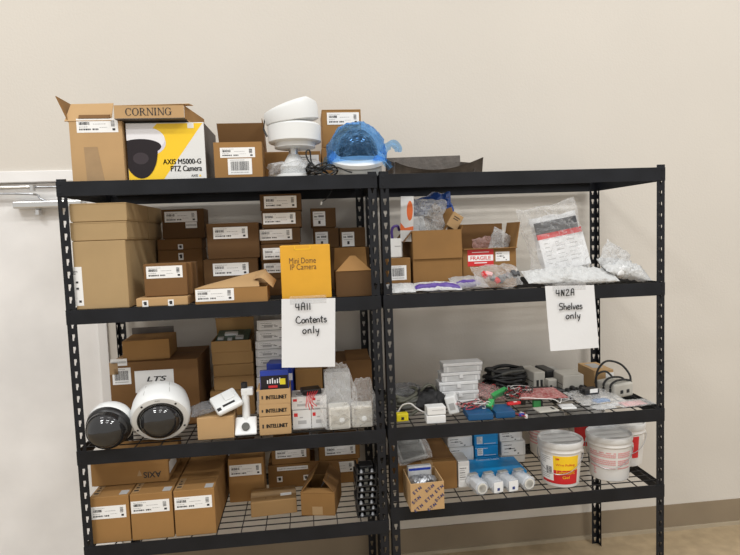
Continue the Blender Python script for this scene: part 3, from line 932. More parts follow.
G = {
 '4': ([[(.05, 1), (0, .45), (.55, .48)], [(.42, .95), (.40, 0)]], .72),
 'A': ([[(.05, 0), (.12, .9), (.45, .95), (.5, 0)], [(.1, .5), (.48, .5)]], .70),
 '1': ([[(.15, .95), (.15, 0)]], .36),
 'C': ([[(.62, .85), (.35, 1), (.05, .6), (.10, .15), (.5, .02), (.75, .18)]], .85),
 'o': ([[(.3, .58), (.05, .35), (.15, .03), (.42, .08), (.5, .4), (.3, .58)]], .62),
 'n': ([[(.05, .55), (.07, 0)], [(.07, .38), (.25, .56), (.42, .45), (.45, 0)]], .60),
 't': ([[(.22, .95), (.2, .1), (.38, .0)], [(0, .62), (.45, .65)]], .52),
 'e': ([[(.08, .3), (.45, .34), (.35, .57), (.1, .45), (.08, .12), (.28, 0), (.5, .1)]], .58),
 's': ([[(.42, .52), (.15, .56), (.15, .36), (.4, .22), (.3, 0), (.02, .04)]], .52),
 'l': ([[(.15, 1), (.12, 0)]], .34),
 'y': ([[(.05, .55), (.12, .2), (.38, .22)], [(.45, .58), (.38, .1), (.2, -.42)]], .60),
 'S': ([[(.6, .95), (.15, .95), (.12, .58), (.5, .45), (.5, .05), (.0, .02)]], .75),
 'h': ([[(.05, 1), (.07, 0)], [(.07, .38), (.25, .55), (.42, .4), (.45, 0)]], .60),
 'v': ([[(.02, .55), (.2, .0), (.4, .58)]], .52),
 'N': ([[(.05, 0), (.08, .95)], [(.08, .95), (.45, .02)], [(.45, .02), (.48, 1)], [(.14, .9), (.4, .2)]], .70),
 '2': ([[(.05, .75), (.25, 1), (.48, .75), (.05, .05), (.6, .08)]], .75),
}
def handwriting(word, gap=1.0):
    x, out = 0.0, []
    for ch in word:
        g, adv = G[ch]
        out += [[(a + x, b) for a, b in ln] for ln in g]
        x += adv * gap
    return out
sign('white paper sign handwritten 4A11 Contents only on left rack', ((0.8204, 1.4946), (1.0345, 1.4883), (1.0219, 1.2093), (0.8086, 1.2191)), (
    (handwriting('4A11', 1.02), 0.8756, 1.4465, 0.02834008097165992), (handwriting('Contents', .95), 0.8732, 1.3945, 0.027125506072874495), (handwriting('only', 1.12), 0.8972, 1.3515, 0.029959514170040488)))
sign('white paper sign handwritten 4N2A Shelves only on right rack', ((1.9129, 1.4966), (2.1284, 1.4909), (2.1467, 1.2223), (1.9311, 1.2198)), (
    (handwriting('4N2A', 1.05), 1.9582, 1.4515, 0.027777777777777776), (handwriting('Shelves', .95), 1.9693, 1.3933, 0.028205128205128202), (handwriting('only', 1.1), 1.9988, 1.3535, 0.02905982905982906)))

# ---------------------------------------------------------------- left rack, third shelf
t = carton('kraft_box', 'big worn brown box with three white stickers behind the two domes', (0.2429, 0.255, 0.9289, 0.3741, 0.2932), .31, 'kraft_dark', labels=[
    (-0.1793, 0.2799, -0.1108, 0.3106, 'strip'), (-0.1751, 0.1978, -0.098, 0.2704, 'bars'), (-0.0827, 0.1555, 0.0817, 0.253, 'plain')], lid='seam')
lettering('LTS', t, 'ink', 0.009000000000000001, 0.2147, -.0012, .085, .022, .02, shear=.25)
def _bars(t, rect, seed):
    x0, z0, x1, z1 = rect
    r = random.Random(seed); mb = MB(); x = x0
    while x < x1:
        e = x + r.choice((.0015, .003, .005)); mb.box(x, min(e, x1), -.0010, -.0005, z0, z1); x = e + r.choice((.0015, .0025))
    mb.build('barcode', 'ink', t)
_bars(t, (-0.0466, 0.1684, 0.0546, 0.184), 3)
mb = MB(); mb.box(-.186, -.15, -.0009, .12, 0.24320000000000003, 0.29400000000000004); mb.build('tape', 'packing_tape', t)
t = carton('kraft_box', 'plain brown box lying on top of the big worn box', (0.2098, 0.275, 1.2221, 0.1962, 0.0907), .19, 'kraft', yaw=.05)
t = carton('flat_carton', 'thin dark folder behind the plain box, on the big worn box', (0.1857, 0.49, 1.2221, .19, .115), .012, 'dark_side')

def dome_camera(name, label, loc, pitch, yaw, prof, collar, dome, mh='white_plastic'):
    """housing turned about its own axis, the axis pointing out of the dome"""
    t = thing(name, label, 'camera', loc, rot=(math.radians(90 + pitch), 0, yaw))
    mb = MB(); mb.lathe(prof, 56); mb.build('housing', mh, t, smooth=True)
    mb = MB(); mb.lathe(collar, 56); mb.build('collar', 'black_plastic', t, smooth=True)
    r0, z0, hh = dome
    mb = MB(); mb.lathe([(r0 * math.cos(a), z0 + hh * math.sin(a)) for a in [math.pi / 2 * k / 14 for k in range(14)]] + [(.001, z0 + hh)], 56)
    mb.build('dome', 'smoked_dome', t, smooth=True)
    return t
t = dome_camera('dome_camera', 'smaller camera with big black dome and white back ring, at left post', (0.11960000000000001, .052, 1.0229), 16, -.04,
    [(0.0475, -0.05225), (0.07125, -0.04275), (0.0874, -0.01425), (0.0893, 0.01425), (0.0855, 0.0209)], [(0.08455, 0.0171), (0.08645, 0.0228), (0.0836, 0.0418), (0.0798, 0.0456)], (0.07933, 0.0437, 0.076))
settle(t, 0.9319)
t = dome_camera('dome_camera', 'large white camera with dark smoked dome, before the big worn box', (0.3085, .084, 1.0589), 25, .16,
    [(0.0564, -0.0752), (0.0799, -0.0658), (0.1034, -0.0423), (0.1119, -0.0047), (0.1151, 0.0376), (0.1137, 0.06392), (0.1072, 0.07332), (0.08836, 0.07614)], [(0.08836, 0.07332), (0.08742, 0.07896), (0.08272, 0.08084), (0.07802, 0.0752)], (0.07849, 0.07332, 0.0658))
settle(t, 0.9319)
lettering('AXIS', t, 'ink', -.004, -.0, .0, .020, .0045, .01, plane='top', name='lettering').location = (0, .098, .0762)
for a in (50, 130, 205, 335):
    mb = MB(); mb.lathe([(.0042, 0), (.0042, .003), (.003, .0036)], 10); mb.build('screw', 'black_plastic', t, loc=(.098 * math.cos(math.radians(a)), .098 * math.sin(math.radians(a)), .0738))
mb = MB(); mb.tube([(-.052, .093, -.03), (-.056, .1003, .03), (-.054, .098, .062)], .0012, 5); mb.build('seam', 'grey_plastic', t); mb = MB(); mb.tube([(.038, .101, -.03), (.041, .1075, .03), (.040, .104, .062)], .0012, 5); mb.build('seam', 'grey_plastic', t)

# stack of kraft boxes with an open circuit-board box on top
t = carton('slim_box', 'lowest kraft box of the tall kraft stack, behind the white bullet mount', (0.5598, 0.34, 0.9289, 0.1975, 0.1179), .18, 'kraft_stack', lid='lid')
t = carton('slim_box', 'second kraft box from bottom of the tall kraft stack', (0.5712, 0.34, 1.0468, 0.1817, 0.0656), .18, 'kraft_stack', lid='lid')
t = carton('slim_box', 'third kraft box from bottom of the tall kraft stack', (0.5716, 0.34, 1.1124, 0.181, 0.0558), .18, 'kraft_stack', lid='lid')
t = carton('slim_box', 'fourth kraft box from bottom, just under the open circuit-board box', (0.5703, 0.34, 1.1682, 0.1838, 0.0558), .18, 'kraft_stack', lid='lid')
t = open_carton('slim_box', 'open kraft box showing green circuit board, topmost of the tall kraft stack', (0.5671, 0.34, 1.224, 0.1794, 0.0542), .18, 'kraft_stack', flaps=[('back', 78, .085, -.01)])
mb = MB(); mb.T = Matrix.Translation((0, .09, 0.062200000000000026)) @ Matrix.Rotation(math.radians(12), 4, 'X'); mb.box(-.075, .075, -.075, .075, -.006, 0); mb.build('circuit_board', 'circuit_green', t)
mb = MB(); mb.T = Matrix.Translation((0, .09, 0.062200000000000026)) @ Matrix.Rotation(math.radians(12), 4, 'X')
for a, b, c, d in ((-.065, -.04, -.05, -.03), (-.02, .0, -.06, -.045), (.015, .05, -.05, -.02), (-.04, .02, .0, .03)):
    mb.box(a, b, c, d, 0, .009)
mb.build('board_chips', 'white_plastic', t)

# stack of white slim boxes
names_ = ['ninth and lowest', 'eighth from top', 'seventh from top', 'sixth from top', 'fifth from top', 'fourth from top', 'third from top', 'second from top', 'topmost, under the second shelf']
for k, fr in enumerate(((0.7471, 0.33, 0.9289, 0.157, 0.0612), (0.7498, 0.33, 0.9901, 0.1568, 0.0572), (0.7519, 0.33, 1.0473, 0.1574, 0.0528), (0.7543, 0.33, 1.1001, 0.1573, 0.0512), (0.7552, 0.33, 1.1513, 0.1594, 0.041), (0.7564, 0.33, 1.1923, 0.1606, 0.0381), (0.7576, 0.33, 1.2304, 0.1618, 0.0389), (0.7617, 0.33, 1.2693, 0.158, 0.0479), (0.7653, 0.33, 1.3172, 0.1551, 0.0479))):
    w_, h_ = fr[3], fr[4]
    t = carton('white_box', 'slim white box of the white stack left of paper sign, ' + names_[k], fr, .2, 'white_card', group='slim white boxes', bevel=.0015)
    print_label(t, (-w_ * .44, h_ * .15, w_ * .38, h_ * .82), 'strip' if k < 3 else 'carton', seed=k)
    mb = MB(); mb.box(-w_ * .30, -w_ * .05, -.0012, -.0006, h_ * .28, h_ * .55); mb.build('label_block', 'grey_ink', t)

# small kraft box with a bagged part and a white device on it
t = carton('small_box', 'small kraft box under the white flat device at shelf edge', (0.5298, 0.03, 0.9289, 0.1461, 0.0933), .12, 'kraft_light', yaw=.0)
t = thing('access_device', 'flat white network device with round edges lying on small kraft box', 'device', (0.5707, .075, 1.0482), rot=(math.radians(24), math.radians(-18), math.radians(22))); settle(t, 1.0222)
mb = MB(); mb.box(-.055, .055, -.055, .055, -.012, .012); mb.build('body', 'white_plastic', t, bevel=.010)
mb = MB(); mb.box(-.005, .040, -.01, .042, .012, .018); mb.build('raised_lid', 'white_plastic', t, bevel=.004)
mb = MB(); mb.box(-.050, -.034, -.046, -.028, .0118, .0128); mb.box(-.024, .028, -.036, -.024, .0118, .0126); mb.build('printed_marks', 'ink', t)
t = bag('plastic_bag', 'grey part in crumpled clear bag, left of the white flat device', (0.4769, .08, 1.0422), (.105, .085, .028), 'grey_film', (math.radians(14), math.radians(-8), .3), 21, .008); settle(t, 1.0222)

t = thing('bullet_mount', 'white camera arm with square foot plate left of three stacked kraft boxes', 'mount', (0.649, .055, 0.9409))
mb = MB(); mb.T = Matrix.Rotation(math.radians(52), 4, 'X'); mb.box(-.044, .044, -.030, .048, -.004, .008); mb.build('foot_plate', 'white_plastic', t, bevel=.007, loc=(0, -.01, .022))
mb = MB(); mb.T = Matrix.Translation((.0, -.014, .028)) @ Matrix.Rotation(math.radians(52), 4, 'X'); mb.lathe([(.016, .0), (.016, .0115), (.010, .012)], 20); mb.build('cable_hole', 'cable_grey', t, smooth=True)
mb = MB(); mb.lathe([(.022, 0), (.0165, .02), (.0155, .115), (.019, .130)], 24); mb.build('arm', 'white_plastic', t, smooth=True, loc=(.0, .020, .038), rot=(math.radians(-6), 0, 0))
mb = MB(); mb.box(-.020, .028, -.018, .02, 0, .030); mb.build('bracket_head', 'white_plastic', t, bevel=.004, loc=(.004, .035, .150))
mb = MB(); mb.lathe([(.013, 0), (.013, .026), (.009, .028)], 14); mb.build('joint_knob', 'black_plastic', t, smooth=True, loc=(-.004, .035, .176))

# printed kraft boxes, the top one open
t = carton('small_box', 'bottom kraft box with bold black print in the front stack of three', (0.7687, 0.03, 0.9289, 0.1289, 0.0787), .13, 'kraft_light')
lettering('INTELLINET', t, 'ink', .008, 0.040924, -.0008, 0.085074, .0155, .0, fat=.0010)
mb = MB(); mb.box(-.052, -.046, -.0008, 0, 0.033054, 0.048794000000000004); mb.build('logo_mark', 'ink', t)
t = carton('small_box', 'middle kraft box with bold black print in the front stack of three', (0.7697, 0.03, 1.0076, 0.1283, 0.0518), .13, 'kraft_light')
lettering('INTELLINET', t, 'ink', .007, 0.0259, -.0008, 0.084678, .0155, .0, fat=.0010)
mb = MB(); mb.box(-.053, -.047, -.0008, 0, 0.020720000000000002, 0.031079999999999997); mb.build('logo_mark', 'ink', t)
t = open_carton('small_box', 'open kraft box with bold black print, topmost of front stack of three', (0.7721, 0.03, 1.0594, 0.1268, 0.0624), .13, 'kraft_light', flaps=[('left', 200, .01)])
lettering('INTELLINET', t, 'ink', .007, 0.029951999999999996, -.0008, 0.083688, .0155, .0, fat=.0010)
mb = MB(); mb.box(-.053, -.047, -.0008, 0, 0.023712, 0.037439999999999994); mb.build('logo_mark', 'ink', t)
t = thing('tool_pack', 'blue-topped pack with dark picture of tools standing in open kraft box', 'box', (0.7723, 0.05, 1.0918), rot=(math.radians(-6), 0, 0))
w_, h_ = 0.1155, 0.1012
mb = MB(); mb.box(-w_/2, w_/2, 0, .035, 0, h_); mb.build('body', 'royal_blue', t, bevel=.001)
mb = MB(); mb.box(-w_/2 + .002, w_/2 - .002, -.0006, 0, .02, h_ * .80); mb.build('picture', 'print_dark', t)
mb = MB()
for k in range(6):
    mb.box(-.03 + k * .010, -.025 + k * .010, -.0010, -.0005, h_ * .48, h_ * (.62 + .04 * (k % 3)))
mb.build('printed_tools', 'print_pale', t)
mb = MB(); mb.box(-.025, .012, -.0012, -.0005, h_ * .30, h_ * .40); mb.build('printed_red_band', 'red_print', t)
mb = MB(); mb.box(.022, .045, -.0012, -.0005, h_ * .42, h_ * .66); mb.build('printed_yellow_mark', 'yellow_plastic', t)
t = carton('blue_box', 'blue carton standing behind the tool pack, below the paper sign', (0.7865, 0.2, 0.9289, 0.1122, 0.2611), .09, 'royal_blue', yaw=-.12)
mb = MB(); mb.box(.03, .056, -.0008, 0, 0.1861, 0.21610000000000001); mb.build('printed_mark', 'print_pale', t)

# small white boxes with red marks
def red_box(label, fr):
    t = carton('white_box', label, fr, .11, 'white_card', bevel=.001, group='small white boxes with red marks')
    w, h = fr[3], fr[4]
    mb = MB(); mb.box(-w * .42, -w * .22, -.0006, 0, h * .68, h * .86); mb.build('red_mark', 'red_print', t)
    mb = MB()
    mb.box(-w * .12, w * .06, -.0006, 0, h * .60, h * .66)
    mb.box(-w * .22, w * .24, -.0006, 0, h * .30, h * .48)
    mb.box(-w * .40, w * .44, -.0006, 0, h * .05, h * .09)
    mb.build('printed_text', 'grey_ink', t)
red_box('bottom left small white red-marked box, right of printed kraft stack', (0.8776, 0.075, 0.9289, 0.077, 0.0845))
red_box('bottom right small white red-marked box, beside bagged mounts', (0.9495, 0.075, 0.9289, 0.0632, 0.0833))
red_box('top left small white red-marked box, under the red-wired device', (0.8777, 0.075, 1.0134, 0.0801, 0.0565))
red_box('top right small white red-marked box, right of the red wires', (0.9516, 0.075, 1.0134, 0.064, 0.0575))
t = thing('wired_device', 'black plastic unit with hanging red wires on the small white boxes', 'device', (0.9204, .12, 1.0719), rot=(0, 0, .2))
mb = MB(); mb.box(-.04, .04, -.03, .035, 0, .022); mb.build('case', 'black_plastic', t, bevel=.003)
mb = MB()
for k in range(5):
    a = -.028 + k * .010
    mb.tube([(a + .01, -.028, .014), (a + .004, -.05, .018), (a - .008 - .004 * k % 3, -.074, -.012), (a - .012 + .006 * (k % 3), -.080, -.036 - .012 * (k % 2))], .0018, 5, smooth=4)
mb.build('red_wires', 'red_wire', t, smooth=True)
mb = MB(); mb.tube([(-.03, -.028, .010), (-.055, -.055, .012), (-.075, -.06, .018)], .0022, 5, smooth=4); mb.build('black_wire', 'black_rubber', t, smooth=True)

t = carton('kraft_box', 'large brown box at back right of third shelf, behind the clear bags', (1.0264, 0.31, 0.9289, 0.3564, 0.2291), .24, 'kraft_dark')
mb = MB(); mb.prism([(.06, .0, 0.22909999999999997), (.17, .0, 0.22909999999999997), (.17, .10, 0.2591), (.06, .10, 0.2591)], (0, 0, .003)); mb.build('flap', 'kraft_dark', t)
t = carton('kraft_box', 'small brown carton before the large brown box, above the white boxes', (0.9133, 0.22, 0.9289, 0.1189, 0.2242), .08, 'kraft')
t = carton('white_box', 'plain white carton standing behind the clear bags of square mounts', (1.0381, 0.225, 0.9289, 0.1182, 0.2016), .07, 'frosted_case')

# square mounts in clear bags
def square_mount(label, x, y, w, h, seed, bw, bh, bx):
    t = thing('square_mount', label, 'mount', (x, y, 0.9289), .04 if seed % 2 else -.05)
    mb = MB(); mb.box(-w/2, w/2, 0, .07, 0, h); mb.build('box_body', 'cream_plastic', t, bevel=.006)
    mb = MB(); mb.box(-w/2 + .008, w/2 - .008, -.0015, .001, .008, h - .012); mb.build('face_plate', 'device_grey', t, bevel=.001)
    mb = MB(); mb.lathe([(.011, 0), (.011, .002), (.007, .003)], 20); mb.build('round_cap', 'white_plastic', t, loc=(.008, -.001, h * .42), rot=(math.radians(90), 0, 0))
    settle(t, 0.9289)
    bag('plastic_bag', '', (bx, .025, bh / 2 + .004), (bw, bh, .085), 'clear_film', (math.radians(86), 0, .05), seed, .016, parent=t, nx=30, ny=34, taper=.55)
    return t
square_mount('cream square camera mount in clear bag, left one', 1.0353, .035, 0.08809999999999996, 0.09700000000000009, 31, .155, .27, .002)
square_mount('cream square camera mount in clear bag, right one beside the post', 1.1298, .045, 0.08699999999999997, 0.09330000000000005, 34, .125, .195, .008)

# ---------------------------------------------------------------- left rack, bottom shelf
def big_box(label, fr):
    t = carton('kraft_box', label, fr, .47, 'kraft', group='tall labelled boxes on the bottom shelf')
    return t, fr[3], fr[4]
t, w_, h_ = big_box('tall labelled brown box at left post on bottom shelf', (0.0997, 0.018, 0.5391, 0.1511, 0.1939))
print_label(t, (-0.0714, 0.1043, 0.0636, 0.1557), 'ship')
def tape_marks(t, w, h, a):
    mb = MB(); mb.box(-w * .5 + .004, -w * .5 + .030, .02, .12, h - .0004, h + .0006); mb.build('tape', 'packing_tape', t)
    mb = MB()
    for k in range(3):
        mb.box(-w * .5 + .008 + .002 * k, -w * .5 + .026 - .003 * k, .03 + .026 * k, .042 + .026 * k, h + .0005, h + .0008)
    mb.build('tape_print', 'ink', t)
    mb = MB(); mb.box(w * .5 - .04, w * .5 - .008, .012, .05, h - .0003, h + .0005); mb.build('end_sticker', 'grey_ink', t)
    mb = MB(); mb.box(-w * .5 + .03, w * .5 - .002, a, a + .0025, h - .0003, h + .0004); mb.build('lid_seam', 'kraft_dark', t)
tape_marks(t, w_, h_, .10)
t, w_, h_ = big_box('tall labelled brown box between the other two at front of bottom shelf', (0.2621, 0.018, 0.5391, 0.1639, 0.1938))
print_label(t, (-0.0789, 0.1152, 0.0701, 0.1653), 'ship'); tape_marks(t, w_, h_, .10)
t, w_, h_ = big_box('tall labelled brown box, right one of the front three, before bare wire deck', (0.4305, 0.018, 0.5391, 0.1614, 0.1939))
print_label(t, (-0.0778, 0.1158, 0.0698, 0.1668), 'ship'); tape_marks(t, w_, h_, .10)
t = carton('kraft_box', 'brown box with upside-down black print lying on the tall labelled boxes', (0.1567, 0.1179, 0.734, 0.311, 0.099), .26, 'kraft')
lettering('AXIS', t, 'ink', 0.0891, 0.036000000000000004, -.0008, .072, .026, .02, rot180=True)
mb = MB(); mb.prism([(0.0276, -.0008, 0.0336), (0.0477, -.0008, 0.0336), (0.03765, -.0008, 0.0593)], (0, .0006, 0)); mb.build('logo_mark', 'packing_tape', t)
mb = MB(); mb.box(0.1555, 0.1563, .015, .14, .03, 0.079); mb.build('side_label', 'white_label', t)

t = carton('kraft_box', 'upright labelled brown box standing alone right of the front three', (0.6103, 0.285, 0.5391, 0.1594, 0.2053), .10, 'kraft', labels=[(-0.0746, 0.1251, 0.0689, 0.1765, 'ship')])
t = carton('kraft_box', 'tall plain brown box at the back, behind the upright labelled box', (0.5779, 0.42, 0.5391, 0.0981, 0.2077), .14, 'kraft_dark', labels=[(-0.0641, 0.1727, 0.0199, 0.202, 'strip')])
t = carton('mailer_box', 'brown box with long strip label and two tags, at back of bottom shelf', (0.8109, 0.4, 0.5391, 0.2236, 0.1159), .17, 'kraft_mid', labels=[(-0.0695, 0.086, 0.0775, 0.1042, 'strip'), (-0.0721, 0.032, -0.0461, 0.059, 'dot'), (0.054, 0.0313, 0.0779, 0.057, 'dot')])
t = carton('mailer_box', 'labelled brown box on the strip-label box at back of bottom shelf', (0.8095, 0.4, 0.655, 0.182, 0.0911), .17, 'kraft_mid', labels=[(-0.0718, 0.0306, 0.0739, 0.0703, 'ship')])
t = carton('kraft_box', 'lower labelled brown box at back right, behind the open small box', (1.0368, 0.4, 0.5391, 0.1881, 0.116), .17, 'kraft_mid', labels=[(-0.0716, 0.0562, 0.0734, 0.1074, 'ship')], lid='lid')
t = carton('kraft_box', 'upper labelled brown box at back right of bottom shelf', (1.0426, 0.4, 0.6551, 0.1974, 0.0854), .17, 'kraft_mid', labels=[(-0.0691, 0.0276, 0.077, 0.0701, 'ship')], lid='lid')

t = thing('taped_box', 'flat tan box with small white sticker and shiny tape, on bare wire deck', 'box', (0.7389, 0.1357, 0.5391), 0.068)
w_ = 0.1972
mb = MB(); mb.box(-w_/2, w_/2, 0, .135, 0, .066); mb.build('body', 'kraft_flat', t, bevel=.003)
mb = MB(); mb.box(-w_/2 - .0005, w_/2 + .0005, .050, .095, .0655, .0668); mb.box(-w_/2 - .0008, -w_/2 + .0005, .050, .095, .02, .0668); mb.box(w_/2 - .0005, w_/2 + .0008, .050, .095, .02, .0668); mb.build('tape', 'packing_tape', t)
mb = MB(); mb.box(.03, .078, .040, .062, .0656, .0672); mb.build('sticker', 'white_label', t)
mb = MB(); mb.box(-.06, .05, .112, .116, .0658, .0664); mb.box(-.035, -.032, .02, .04, .0658, .0664); mb.box(-.005, .015, .030, .033, .0658, .0664); mb.build('printed_lines', 'kraft_dark', t)

t = open_carton('small_box', 'small brown box with half-open flaps beside the black bracket stack', (0.9281, 0.0973, 0.5391, 0.1474, .098), .20, 'kraft_mid', yaw=-0.1987,
    flaps=[('left', 52, .085, .02), ('right', 50, .075, .02, 'kraft_dark'), ('back', 78, .07, .03, 'kraft_dark'), ('front', 20, .03, .05)])
mb = MB(); mb.box(-.025, .02, -.0008, .0005, .004, .04); mb.build('tape', 'packing_tape', t)
mb = MB(); mb.T = Matrix.Translation((.03, .07, .128)) @ Matrix.Rotation(math.radians(-50), 4, 'Y'); mb.box(-.03, .02, -.03, .02, .0035, .0042); mb.build('printed_mark', 'dark_side', t)

# black mounting brackets stacked at the right post
def bracket_parts(t):
    mb = MB(); mb.box(-.045, .045, 0, .10, 0, .007); mb.box(-.045, -.038, .0, .10, .007, .026); mb.box(.038, .045, 0, .10, .007, .026); mb.build('plate', 'black_plastic', t, bevel=.0012)
    for x in (-.024, .022):
        mb = MB(); mb.lathe([(.008, 0), (.006, .008), (.004, .012)], 12); mb.build('bolt', 'steel_part', t, smooth=True, loc=(x, .006, .007))
    mb = MB(); mb.box(-.008, .008, .004, .02, .007, .020); mb.build('clip', 'cable_grey', t, bevel=.002)
    mb = MB(); mb.box(-.03, .03, .03, .09, .007, .024); mb.build('core', 'black_plastic', t, bevel=.003)
nth = ['bottom', 'second', 'third', 'fourth', 'fifth', 'sixth', 'seventh', 'top']
first = thing('camera_bracket', 'black mounting bracket, bottom one of the stack at right post', 'bracket', (1.138, .045, 0.5391), .02, 'black mounting brackets')
bracket_parts(first)
for k in range(1, 8):
    copy_thing(first, (1.138 + .004 * math.sin(k * 2.1), .045 + .003 * math.cos(k * 1.7), 0.5391 + .0268 * k),
        'black mounting bracket, ' + (nth[k] + ' one of the stack at right post' if k == 7 else nth[k] + ' from bottom of the stack at right post'), .05 * math.sin(k * 1.3))

# ---------------------------------------------------------------- right rack, top shelf
t = thing('plastic_tray', 'dark brown plastic tray with sagging front lip on right rack top shelf', 'tray', (1.4739, .10, 1.974))
w_ = 0.347
mb = MB(); mb.box(-w_/2, w_/2, 0, .20, 0, .004); mb.build('tray_floor', 'tray_plastic', t)
mb = MB(); mb.prism([(-w_/2, .196, 0), (w_/2, .190, 0), (w_/2, .205, 0.1115), (-w_/2, .211, 0.1075)], (0, .004, 0)); mb.build('back_panel', 'tray_plastic', t)
mb = MB()
n = 16
vs = []
for i in range(n + 1):
    u = i / n
    x = -w_/2 + .01 + (w_ + .03) * u
    top = .058 - .040 * math.sin(math.pi * min(1, u * 1.02)) ** .8 + .012 * u
    y = -.015 + .02 * math.sin(math.pi * u)
    vs += [(x, y + .02, .0), (x, y, top), (x, y - .004, top + .003), (x, y + .006, top + .001)]
mb.add(vs, [(4 * i + j, 4 * i + j + 1, 4 * i + j + 5, 4 * i + j + 4) for i in range(n) for j in range(3)])
mb.build('front_lip', 'tray_plastic', t, smooth=True)
mb = MB(); mb.prism([(-w_/2, .0, 0), (-w_/2, .2, 0), (-w_/2, .205, 0.1015), (-w_/2 + .012, .0, .06)], (.003, 0, 0)); mb.prism([(w_/2, .0, 0), (w_/2, .2, 0), (w_/2, .2, 0.0815), (w_/2 + .012, .0, .05)], (.003, 0, 0)); mb.build('end_panels', 'tray_plastic', t)

# ---------------------------------------------------------------- right rack, second shelf
t = carton('kraft_box', 'small brown box with big white label behind the right rack left post', (1.3172, 0.11, 1.4851, 0.0981, 0.1486), .13, 'kraft_mid', labels=[(-0.0384, 0.0547, 0.0307, 0.1167, 'bars')])
t = carton('white_box', 'small white box standing on the small labelled brown box', (1.3041, 0.12, 1.6337, 0.0551, 0.0833), .09, 'white_card', labels=())
mb = MB(); mb.box(-.002, .024, -.0006, 0, .048, .052); mb.build('printed_line', 'grey_ink', t)
t = open_carton('kraft_box', 'large open brown box full of bags and packs with front flap folded down', (1.4862, 0.115, 1.4851, 0.216, 0.2616), .26, 'kraft_mid',
    flaps=[('front', 266, 0.12179999999999991), ('left', 230, .06, .0, 'kraft_dark'), ('right', 100, .02)])
def at_box(px, py, y): return None
t = thing('card_pack', 'white card pack with red oval standing in the large open box', 'box', (1.3584, .140, 1.7017), rot=(math.radians(-4), math.radians(2), -.25))
w_, h_ = .056, 0.19500000000000012
mb = MB(); mb.box(-w_/2, w_/2, 0, .018, 0, h_); mb.build('body', 'white_card', t, bevel=.001)
mb = MB(); mb.prism([(.012 + .013 * math.cos(a), -.0006, h_ * .68 + h_ * .22 * math.sin(a)) for a in [math.pi * 2 * k / 20 for k in range(20)]], (0, .0006, 0)); mb.build('printed_oval', 'orange_print', t)
mb = MB()
mb.prism([(-w_/2, -.0006, h_ * .42), (-.008, -.0006, h_ * .30), (w_/2, -.0006, h_ * .34), (w_/2, -.0006, h_ * .25), (-w_/2, -.0006, h_ * .25)], (0, .0006, 0)); mb.build('printed_wave', 'orange_print', t)
bag('plastic_bag', 'clear bag of white parts rising from the large open box', (1.4629, .19, 1.7963), (.15, .17, .06), 'milky_film', (math.radians(80), .1, 0), 41, .022)
t = thing('card_pack', 'pale blister pack with grey window in the large open box', 'box', (1.4245, .155, 1.6966999999999999), rot=(math.radians(-8), math.radians(-6), .1))
mb = MB(); mb.box(-.032, .032, 0, .012, 0, .115); mb.build('body', 'frosted_case', t, bevel=.003)
mb = MB(); mb.box(-.024, .024, -.0010, .0005, .06, .105); mb.build('window', 'frosted_dim', t)
bag('plastic_bag', 'shiny blue bag at the back of the large open box', (1.5026, .275, 1.8565), (.19, .10, .05), 'foil_blue', (math.radians(78), -.12, 0), 42, .02)
mb = MB(); mb.T = Matrix.Translation((1.5361, .245, 1.8181)) @ Matrix.Rotation(math.radians(28), 4, 'Y'); mb.prism([(-.06, 0, -.06), (.05, 0, -.06), (.06, 0, .02), (.03, 0, .05), (.0, 0, .02), (-.05, 0, .035)], (0, .004, 0))
tag(mb.build('cardboard_scrap', 'kraft', None), 'torn brown cardboard piece sticking out of the large open box', 'cardboard')
t = thing('cable_tag', 'brown card tag with printed lines leaning at right of the large open box', 'tag', (1.5803, .155, 1.7829), rot=(math.radians(-10), math.radians(33), 0))
mb = MB(); mb.box(-.028, .024, 0, .012, -.036, .034); mb.build('card', 'kraft_light', t, bevel=.001)
mb = MB(); mb.box(-.016, .012, -.0008, .0004, .014, .018); mb.box(-.016, .008, -.0008, .0004, .004, .008); mb.build('printed_lines', 'ink', t)
mb = MB(); mb.tube([(1.3218, .20, 1.7271 - .12), (1.3001, .18, 1.7454), (1.3229, .17, 1.7709), (1.3365, .20, 1.7529)], .006, 8, smooth=6)
tag(mb.build('purple_strap', 'purple_print', None, smooth=True), 'dark purple strap curling beside the white card pack and rack post', 'strap')

t = open_carton('kraft_box', 'open brown box with red FRAGILE sticker and raised flaps', (1.7209, 0.13, 1.4851, 0.2402, 0.173), .17, 'kraft_mid',
    flaps=[('back', 92, 0.10980000000000012, .0, 'kraft_dark'), ('right', 100, 0.11320000000000019, .02, 'kraft'), ('front', 172, .02), ('left', 266, .02)])
r_ = (-0.0988, 0.0982, 0.0176, 0.171)
mb = MB(); mb.box(r_[0], r_[2], -.0008, .0003, r_[1], r_[3]); mb.build('sticker', 'red_print', t)
mb = MB(); mb.box(r_[0] + .002, r_[2] - .002, -.0013, -.0008, r_[1] + (r_[3] - r_[1]) * .30, r_[1] + (r_[3] - r_[1]) * .66); mb.build('sticker_band', 'white_label', t)
lettering('FRAGILE', t, 'red_print', (r_[0] + r_[2]) / 2, r_[1] + (r_[3] - r_[1]) * .48, -.0017, (r_[2] - r_[0]) * .78, (r_[3] - r_[1]) * .22, .015)
mb = MB(); mb.box(r_[0] + .02, r_[2] - .02, -.0012, -.0006, r_[3] - .014, r_[3] - .011); mb.box(r_[0] + .03, r_[2] - .03, -.0012, -.0006, r_[1] + .012, r_[1] + .016); mb.build('sticker_text', 'white_label', t)
print_label(t, (0.0268, 0.116, 0.09, 0.1576), 'carton')
bag('plastic_bag', 'clear bag of parts poking out of the FRAGILE box', (1.7932, .20, 1.6786), (.10, .12, .03), 'milky_film', (math.radians(75), .5, .2), 43, .008)
